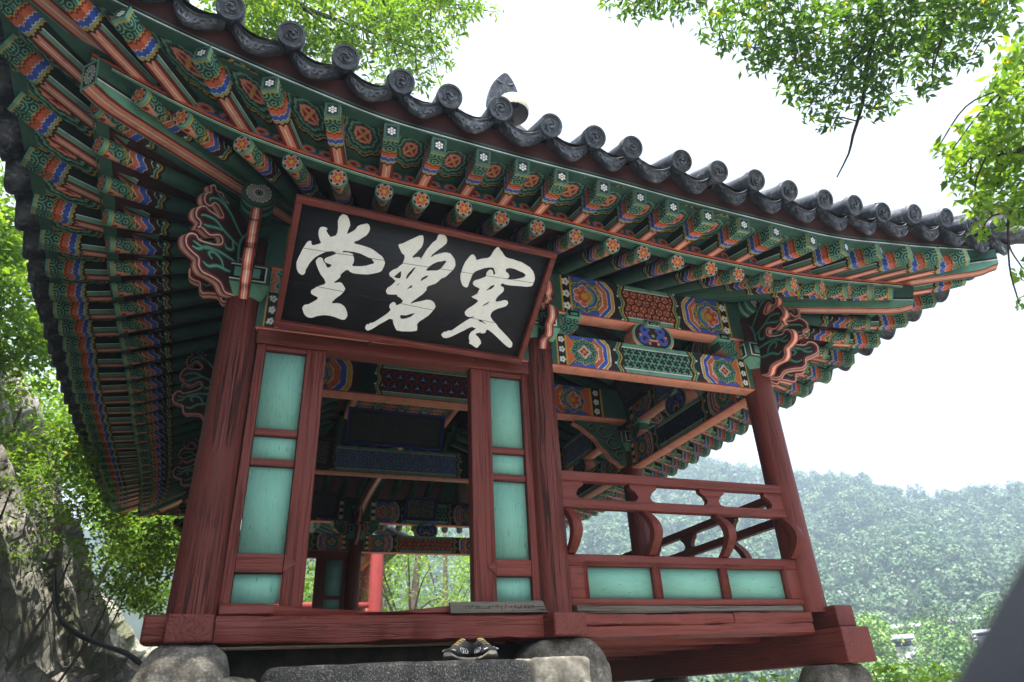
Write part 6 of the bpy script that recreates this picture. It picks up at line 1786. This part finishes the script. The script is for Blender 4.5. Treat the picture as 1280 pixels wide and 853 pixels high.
cliff_plant('hanging_vine', 'bright green vine sprays hanging over the dark rock hollow', [(40, 660), (100, 650), (150, 700), (130, 730), (100, 740), (60, 720)], 24, 7.6, 70, 0.055, 'bright', None, LEAF_SUN, jit=.4, r=(8, 15))
cliff_plant('creeping_shrub', 'small shrub growing on the ledge beside the corner foot beam', [(120, 700), (190, 740), (170, 780), (120, 760)], 14, 9.6, 80, 0.06, 'mid', None, jit=.4, r=(7, 14))
cliff_plant('background_tree', 'hazy bright tree at the far end of the cliff, behind the shrub', [(90, 560), (235, 590), (235, 700), (150, 690)], 60, 21.0, 260, 0.17, 'bright', None, jit=1.5, r=(16, 28))
cliff_plant('ivy_shrub', 'leafy ivy mat spreading over the middle of the rock face', [(-20, 590), (60, 570), (130, 640), (100, 690), (40, 700), (-20, 690)], 46, 9.6, 120, 0.06, 'bright', None, jit=.5, r=(9, 18))
cliff_plant('sunlit_shrub', 'bright shrub on the ledge between the rock face and the left column', [(130, 640), (215, 650), (205, 770), (165, 775), (120, 720)], 50, 14.0, 170, 0.095, 'bright', None, jit=1.0, r=(11, 20))
cliff_plant('background_tree', 'pale leafy tree filling the gap between the rock face and the eave line', [(20, 440), (110, 520), (160, 620), (60, 620), (-10, 560)], 56, 17.0, 180, 0.14, 'bright', None, jit=1.2, r=(14, 26))
cliff_plant('climbing_plant', 'sparse creeper on the cracked rock at the far left edge', [(-20, 560), (50, 560), (60, 680), (20, 700), (-20, 660)], 14, 9.0, 50, 0.05, 'mid', None, jit=.3, r=(7, 14))

def shade_tree(label, x, y, z, h, cr):  # unseen trees added to block sky light from the left
    cl = [(x + rng.normal(0, cr * .45), y + rng.normal(0, cr * .45), z + h * rng.uniform(.45, 1.0), cr * rng.uniform(.35, .5), 900) for _ in range(26)]
    px_tree('unseen_shade_tree', label, 'tree', (x, y, z), cl, [], 0.24, 'dark', [(x, y, z), (x + .2, y, z + h * .5), (x, y, z + h * .9)], (.18, .05), LEAF, BARK, 'unseen trees added to block light from the left')
shade_tree('unseen tree added on the cliff to darken the left eave, nearest the roof corner', -4.6, -1.2, 1.5, 7.0, 2.6)
shade_tree('unseen tree added on the cliff to darken the left eave, behind the viewpoint', -4.8, -7.6, 0.5, 8.0, 2.8)
cl = [(-0.5 + rng.normal(0, 1.3), -3.8 + rng.normal(0, 0.8), 7.4 + rng.normal(0, .5), rng.uniform(.5, .9), 260) for _ in range(16)]  # unseen crown added overhead to throw dappled shade on the slab
px_tree('unseen_canopy_tree', 'unseen tree added left of the viewpoint, its crown overhead shading the slab', 'tree', (-3.6, -5.2, -2.0), cl, [], 0.12, 'mid', [(-3.6, -5.2, -2.0), (-3.5, -5.0, 2.0), (-2.6, -4.8, 5.0), (-1.0, -4.0, 7.2)], (.2, .06), LEAF, BARK)

# trees behind, seen through the doorway and the railings
def rear_tree(label, x, y, h, cr, n, tone, lean=0.0, name='rear_tree', size=0.15, tr=0.14, group='trees behind the pavilion'):
    z0 = float(ground_h(np.array(x), np.array(y))) - 0.2
    tp = [(x, y, z0), (x + lean * .4, y, z0 + h * .4), (x + lean * .8, y, z0 + h * .75), (x + lean, y, z0 + h)]
    cl = []; limbs = []
    for k in range(16):
        a = rng.uniform(0, 6.28); q = rng.uniform(0.25, 1.0); hh = z0 + h * rng.uniform(0.32, 1.02)
        c = (x + lean * .7 + math.cos(a) * cr * q, y + math.sin(a) * cr * q, hh); cl.append((*c, cr * rng.uniform(.28, .45), n))
        if k < 9:
            s0 = (x + lean * .5, y, z0 + h * rng.uniform(.25, .6)); limbs.append(([s0, ((s0[0] + c[0]) / 2, (s0[1] + c[1]) / 2, (s0[2] + c[2]) / 2 + .3), c], tr * .2, .010))
    px_tree(name, label, 'tree', (x, y, z0), cl, limbs, size, tone, tp, (tr, tr * .4), LEAF, BARK, group)
rear_tree('grey trunked tree standing in the middle of the doorway view', 4.75, 15.5, 6.0, 2.4, 150, 'bright', 0.5, size=.12, tr=.17)
rear_tree('bright bush-like tree at the right of the doorway view', 7.0, 19.0, 5.5, 2.4, 240, 'bright', size=.14)
rear_tree('leafy tree at the left of the doorway view, behind the lit column', 3.4, 20.0, 6.0, 2.8, 260, 'bright', size=.15)
rear_tree('taller pale tree at the back of the doorway view', 6.0, 25.0, 9.0, 3.6, 320, 'mid', size=.2)
rear_tree('tree seen through the narrow gap by the left door jamb', 0.9, 18.6, 5.0, 2.2, 260, 'bright', size=.14)
rear_tree('small tree just left of the rail gap, before the hill', 9.0, 13.0, 3.4, 1.2, 120, 'bright', size=.12, tr=.07)

# bushes beneath the right corner
def bush(label, spots, d, nper, size, tone, group='bushes below the right corner'):
    cl = pxc(spots, d, nper, .5); c = np.mean([q[:3] for q in cl], 0); base = (c[0], c[1], float(ground_h(np.array(c[0]), np.array(c[1]))))
    px_tree('bush', label, 'bush', base, cl, [([base, tuple(np.array(q[:3]))], .02, .006) for q in cl[::3]], size, tone, [base, tuple((np.array(base) + c) / 2 + [.1, .1, 0]), tuple(c)], (.05, .02), LEAF_SUN, DBARK, group, twigs=False, aspect=.34, droop=.15)
bush('bright long leaved bush right of the stone pillar at the frame bottom', [(1090 + 14 * k, 838 + 8 * (k % 2) + (k * 2 if k > 6 else 0), 13) for k in range(10)] + [(1075 + 12 * k, 856, 16) for k in range(14)], 9.0, 60, 0.13, 'bright')
bush('yellow green bush under the girder, left of the stone pillar', [(880 + 13 * k, 858 - 1.2 * k, 12) for k in range(11)] + [(850 + 16 * k, 868, 14) for k in range(11)], 10.0, 60, 0.12, 'bright')

# valley trees below the hill
def valley_tree(label, azd, r, top_el, cr, tone, n=26):
    x = CAM_C[0] + r * math.sin(math.radians(azd)); y = CAM_C[1] + r * math.cos(math.radians(azd))
    zt = CAM_C[2] + r * math.tan(math.radians(top_el)); z0 = float(hill_h(np.array(r), np.array(azd))) if r > 95 else -14.0
    cl = []
    for k in range(n):
        a = rng.uniform(0, 6.28); q = math.sqrt(rng.random()); hh = zt - cr * .35 - (zt - z0) * .45 * rng.random() ** 1.5 - cr * .5 * q * q
        cl.append((x + math.cos(a) * cr * q, y + math.sin(a) * cr * q, hh, cr * rng.uniform(.26, .4), 260))
    px_tree('valley_tree', label, 'tree', (x, y, z0), cl, [], 0.42, tone, [(x, y, z0), (x + .3, y, (z0 + zt) / 2), (x, y, zt - cr * .6)], (.45, .2), LEAF_FAR, BARK, 'trees at the foot of the hill', aspect=.6)
vt = [(46.0, 92, 5.4, 6.0, 'bright', 'round pale valley tree just right of the girder end'), (48.6, 104, 4.9, 6.5, 'bright', 'broad pale valley tree, second from the girder end'),
      (50.3, 88, 3.4, 5.5, 'mid', 'mid green valley tree below the white roofs'), (52.3, 118, 5.2, 6.0, 'dark', 'dark cone shaped valley tree beside the white roofs'), (54.2, 112, 5.3, 6.5, 'mid', 'tall bushy valley tree right of the white roofs'),
      (56.3, 108, 4.8, 6.5, 'dark', 'dark valley tree beside the blurred handrail'), (52.8, 82, 2.5, 6.5, 'mid', 'wide valley tree in the lower right, left of the handrail'), (49.4, 72, 1.5, 5.5, 'bright', 'light green valley tree low in front, nearest the bush'),
      (46.6, 74, 2.6, 5.0, 'bright', 'light green valley tree seen directly above the girder end'), (55.8, 74, 1.2, 6.5, 'mid', 'mid green valley tree at the bottom, by the handrail foot'), (44.0, 110, 5.6, 6.0, 'mid', 'valley tree partly hidden behind the corner column'), (58.8, 95, 3.5, 6.5, 'dark', 'valley tree behind the handrail at the right edge')]
for az_, r_, el_, cr_, tn, lab in vt: valley_tree(lab, az_, r_, el_, cr_, tn)
# white roofed houses among them
HW = mat_noise('white_house_wall', [(0.3, L_(168, 168, 170)), (0.7, L_(196, 196, 196))], 1.0, 0.9)
HR = mat_noise('pale_metal_roof', [(0.3, L_(150, 156, 176)), (0.7, L_(186, 190, 204))], 1.0, 0.6)
HWIN = mat_noise('dark_window', [(0.3, L_(40, 44, 50)), (0.7, L_(60, 64, 70))], 1.0, 0.3)
def house(label, px, py, d, W, H, D):
    c = at_dist(px, py, d); t = thing('house', label, 'house', (c[0], c[1], c[2] - H), 'small white houses in the valley'); t['_loc'] = [0.0, 0.0, 0.0]
    t.rotation_euler = (0, 0, math.radians(-50))
    mb = MB(); mb.bx(-W / 2, W / 2, -D / 2, D / 2, -6, H); mb.build('wall', HW, t, local=True)
    mb = MB(); mb.prism([(-D / 2 - .5, H - .05), (D / 2 + .5, H - .05), (0, H + D * .28)], (0, 0, 0), (0, 1, 0), (0, 0, 1), W + .8); mb.build('roof', HR, t, local=True)
    for k in (-1, 1):
        mb = MB(); mb.bx(k * W * .25 - .5, k * W * .25 + .5, -D / 2 - .03, -D / 2 - .005, H * .35, H * .75); mb.build('window', HWIN, t, local=True)
house('white house among the dark trees, highest of the valley roofs', 1207, 778, 125, 3.2, 2.2, 3.0)
house('long low white roof among the trees, left of the other houses', 1130, 785, 112, 3.4, .6, 1.6)
house('small white house low on the right, close to the handrail', 1231, 791, 100, 1.6, 0.5, 1.2)
house('small bluish house below the long low roof', 1127, 799, 95, 1.8, 1.2, 1.6)

# forest on the hill: one uncountable mass
mb = MB(); fr_ = np.random.default_rng(77)
NT = 4400
azr = fr_.uniform(8, 72, NT); rr = np.sqrt(fr_.uniform(112 ** 2, 385 ** 2, NT))
zz = hill_h(rr, azr); hx = CAM_C[0] + rr * np.sin(np.radians(azr)); hy = CAM_C[1] + rr * np.cos(np.radians(azr))
nq = 150
dirs = fr_.normal(size=(NT, nq, 3)); dirs[..., 2] = np.abs(dirs[..., 2]) * 1.2; dirs /= np.linalg.norm(dirs, axis=-1)[..., None]
crr = fr_.uniform(2.2, 4.2, NT); hh = fr_.uniform(3.5, 8.5, NT)
con = fr_.random(NT) < 0.45                                       # pines are taller and narrower
sc3 = np.stack([crr * np.where(con, .7, 1.05), crr * np.where(con, .7, 1.05), crr * np.where(con, 1.5, .9)], -1)
P = np.stack([hx, hy, zz + hh - 2], -1)[:, None, :] + dirs * sc3[:, None, :] * fr_.uniform(.65, 1.08, (NT, nq, 1))
nr = dirs + fr_.normal(size=dirs.shape) * 0.28; nr /= np.linalg.norm(nr, axis=-1)[..., None]
tv = np.cross(nr, fr_.normal(size=dirs.shape)); tv /= np.linalg.norm(tv, axis=-1)[..., None]; sv = np.cross(nr, tv)
sz = (crr[:, None] * fr_.uniform(.08, .17, (NT, nq)))[..., None]
V = np.stack([P - tv * sz, P + sv * sz * .8 - tv * sz * .2, P + tv * sz, P - sv * sz * .8 + tv * sz * .1], 2)
c0, c1 = lin((34, 60, 42)), lin((98, 124, 80)); tonev = fr_.random((NT, 1)) * .85 + fr_.random((NT, nq)) * .15
colr = c0 + (c1 - c0) * tonev[..., None]; colr = np.where(con[:, None, None], colr * np.array([.72, .85, .9]), colr)
i = np.arange(NT * nq) * 4
mb.add(V.reshape(-1, 3), np.stack([i, i + 1, i + 2, i + 3], 1).tolist(), 0, np.repeat(colr.reshape(-1, 3), 4, 0))
o = mb.build('forest', LEAF_FAR, None); tag(o, 'hazy mixed forest covering the hill', 'forest', kind='stuff')

# ------------------------------------------------------------------ the neighbouring pavilion, glimpsed through the doorway
PINKRED = mat_wood('red_post_sun_painted', 2, L_(150, 64, 62), L_(128, 52, 50), 0.3)  # brighter copy of the red, sunlight painted into its colour
nb = thing('neighbouring_pavilion', 'sunlit red posted pavilion just behind, glimpsed through the doorway', 'pavilion')
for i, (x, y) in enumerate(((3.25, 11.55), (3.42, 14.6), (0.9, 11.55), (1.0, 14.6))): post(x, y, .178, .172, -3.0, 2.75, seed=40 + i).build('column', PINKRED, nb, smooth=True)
mb = MB()
for z in (0.45, 1.05): mb.bx(1.05, 3.10, 11.50, 11.60, z, z + .12); mb.bx(3.20, 3.30, 11.7, 14.45, z, z + .12)
for k in range(6): mb.bx(1.2 + .36 * k, 1.3 + .36 * k, 11.51, 11.59, 0.57, 1.05); mb.bx(3.21, 3.29, 11.9 + .45 * k, 12.0 + .45 * k, .57, 1.05)
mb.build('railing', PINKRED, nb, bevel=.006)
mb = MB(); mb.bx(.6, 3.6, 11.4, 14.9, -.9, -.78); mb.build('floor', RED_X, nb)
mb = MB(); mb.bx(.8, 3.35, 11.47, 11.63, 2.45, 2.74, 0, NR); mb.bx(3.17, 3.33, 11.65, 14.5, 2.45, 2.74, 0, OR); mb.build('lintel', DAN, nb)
M1 = frame_from(np.array([3.95, 12.0, 2.62]), np.array([2.6, 12.0, 3.1]))
for k in range(9):
    o = raf_short.copy(); COL.objects.link(o); o.parent = nb; o.name = 'rafter'; o.matrix_local = frame_from(np.array([3.85, 11.6 + .40 * k, 2.62]), np.array([2.2, 11.6 + .40 * k, 3.22]))
mb = MB(); mb.gridp(np.array([[(4.1, 11.5, 2.72), (4.1, 15.2, 2.72)], [(2.2, 11.5, 3.62), (2.2, 15.2, 3.62)], [(.2, 11.5, 2.72), (.2, 15.2, 2.72)]])); mb.gridp(np.array([[(4.12, 11.48, 2.82), (4.12, 15.25, 2.82)], [(2.2, 11.48, 3.80), (2.2, 15.25, 3.80)], [(.18, 11.48, 2.82), (.18, 15.25, 2.82)]]))
for k in range(11):
    y = 11.55 + .37 * k; mb.tube([(4.14, y, 2.84), (2.2, y, 3.82)], .08, 8)
mb.build('roof', TILE, nb)
nb.location = (0.35, 2.0, 0.65)

# ------------------------------------------------------------------ air between here and the hill
hm = bpy.data.materials.new('thin_air'); hm.use_nodes = True; hn = hm.node_tree.nodes; hl = hm.node_tree.links
hn.remove(hn['Principled BSDF']); pv = hn.new('ShaderNodeVolumePrincipled'); pv.inputs['Color'].default_value = (0.62, 0.80, 1.0, 1); pv.inputs['Density'].default_value = 0.0017; pv.inputs['Anisotropy'].default_value = 0.35
hl.new(pv.outputs[0], hn['Material Output'].inputs['Volume'])
HAZE = True
if HAZE:
    mb = MB(); mb.bx(-480, 520, -500, 505, -30, 145); o = mb.build('haze', hm, None); tag(o, 'thin pale summer haze over the valley', 'haze', kind='stuff')
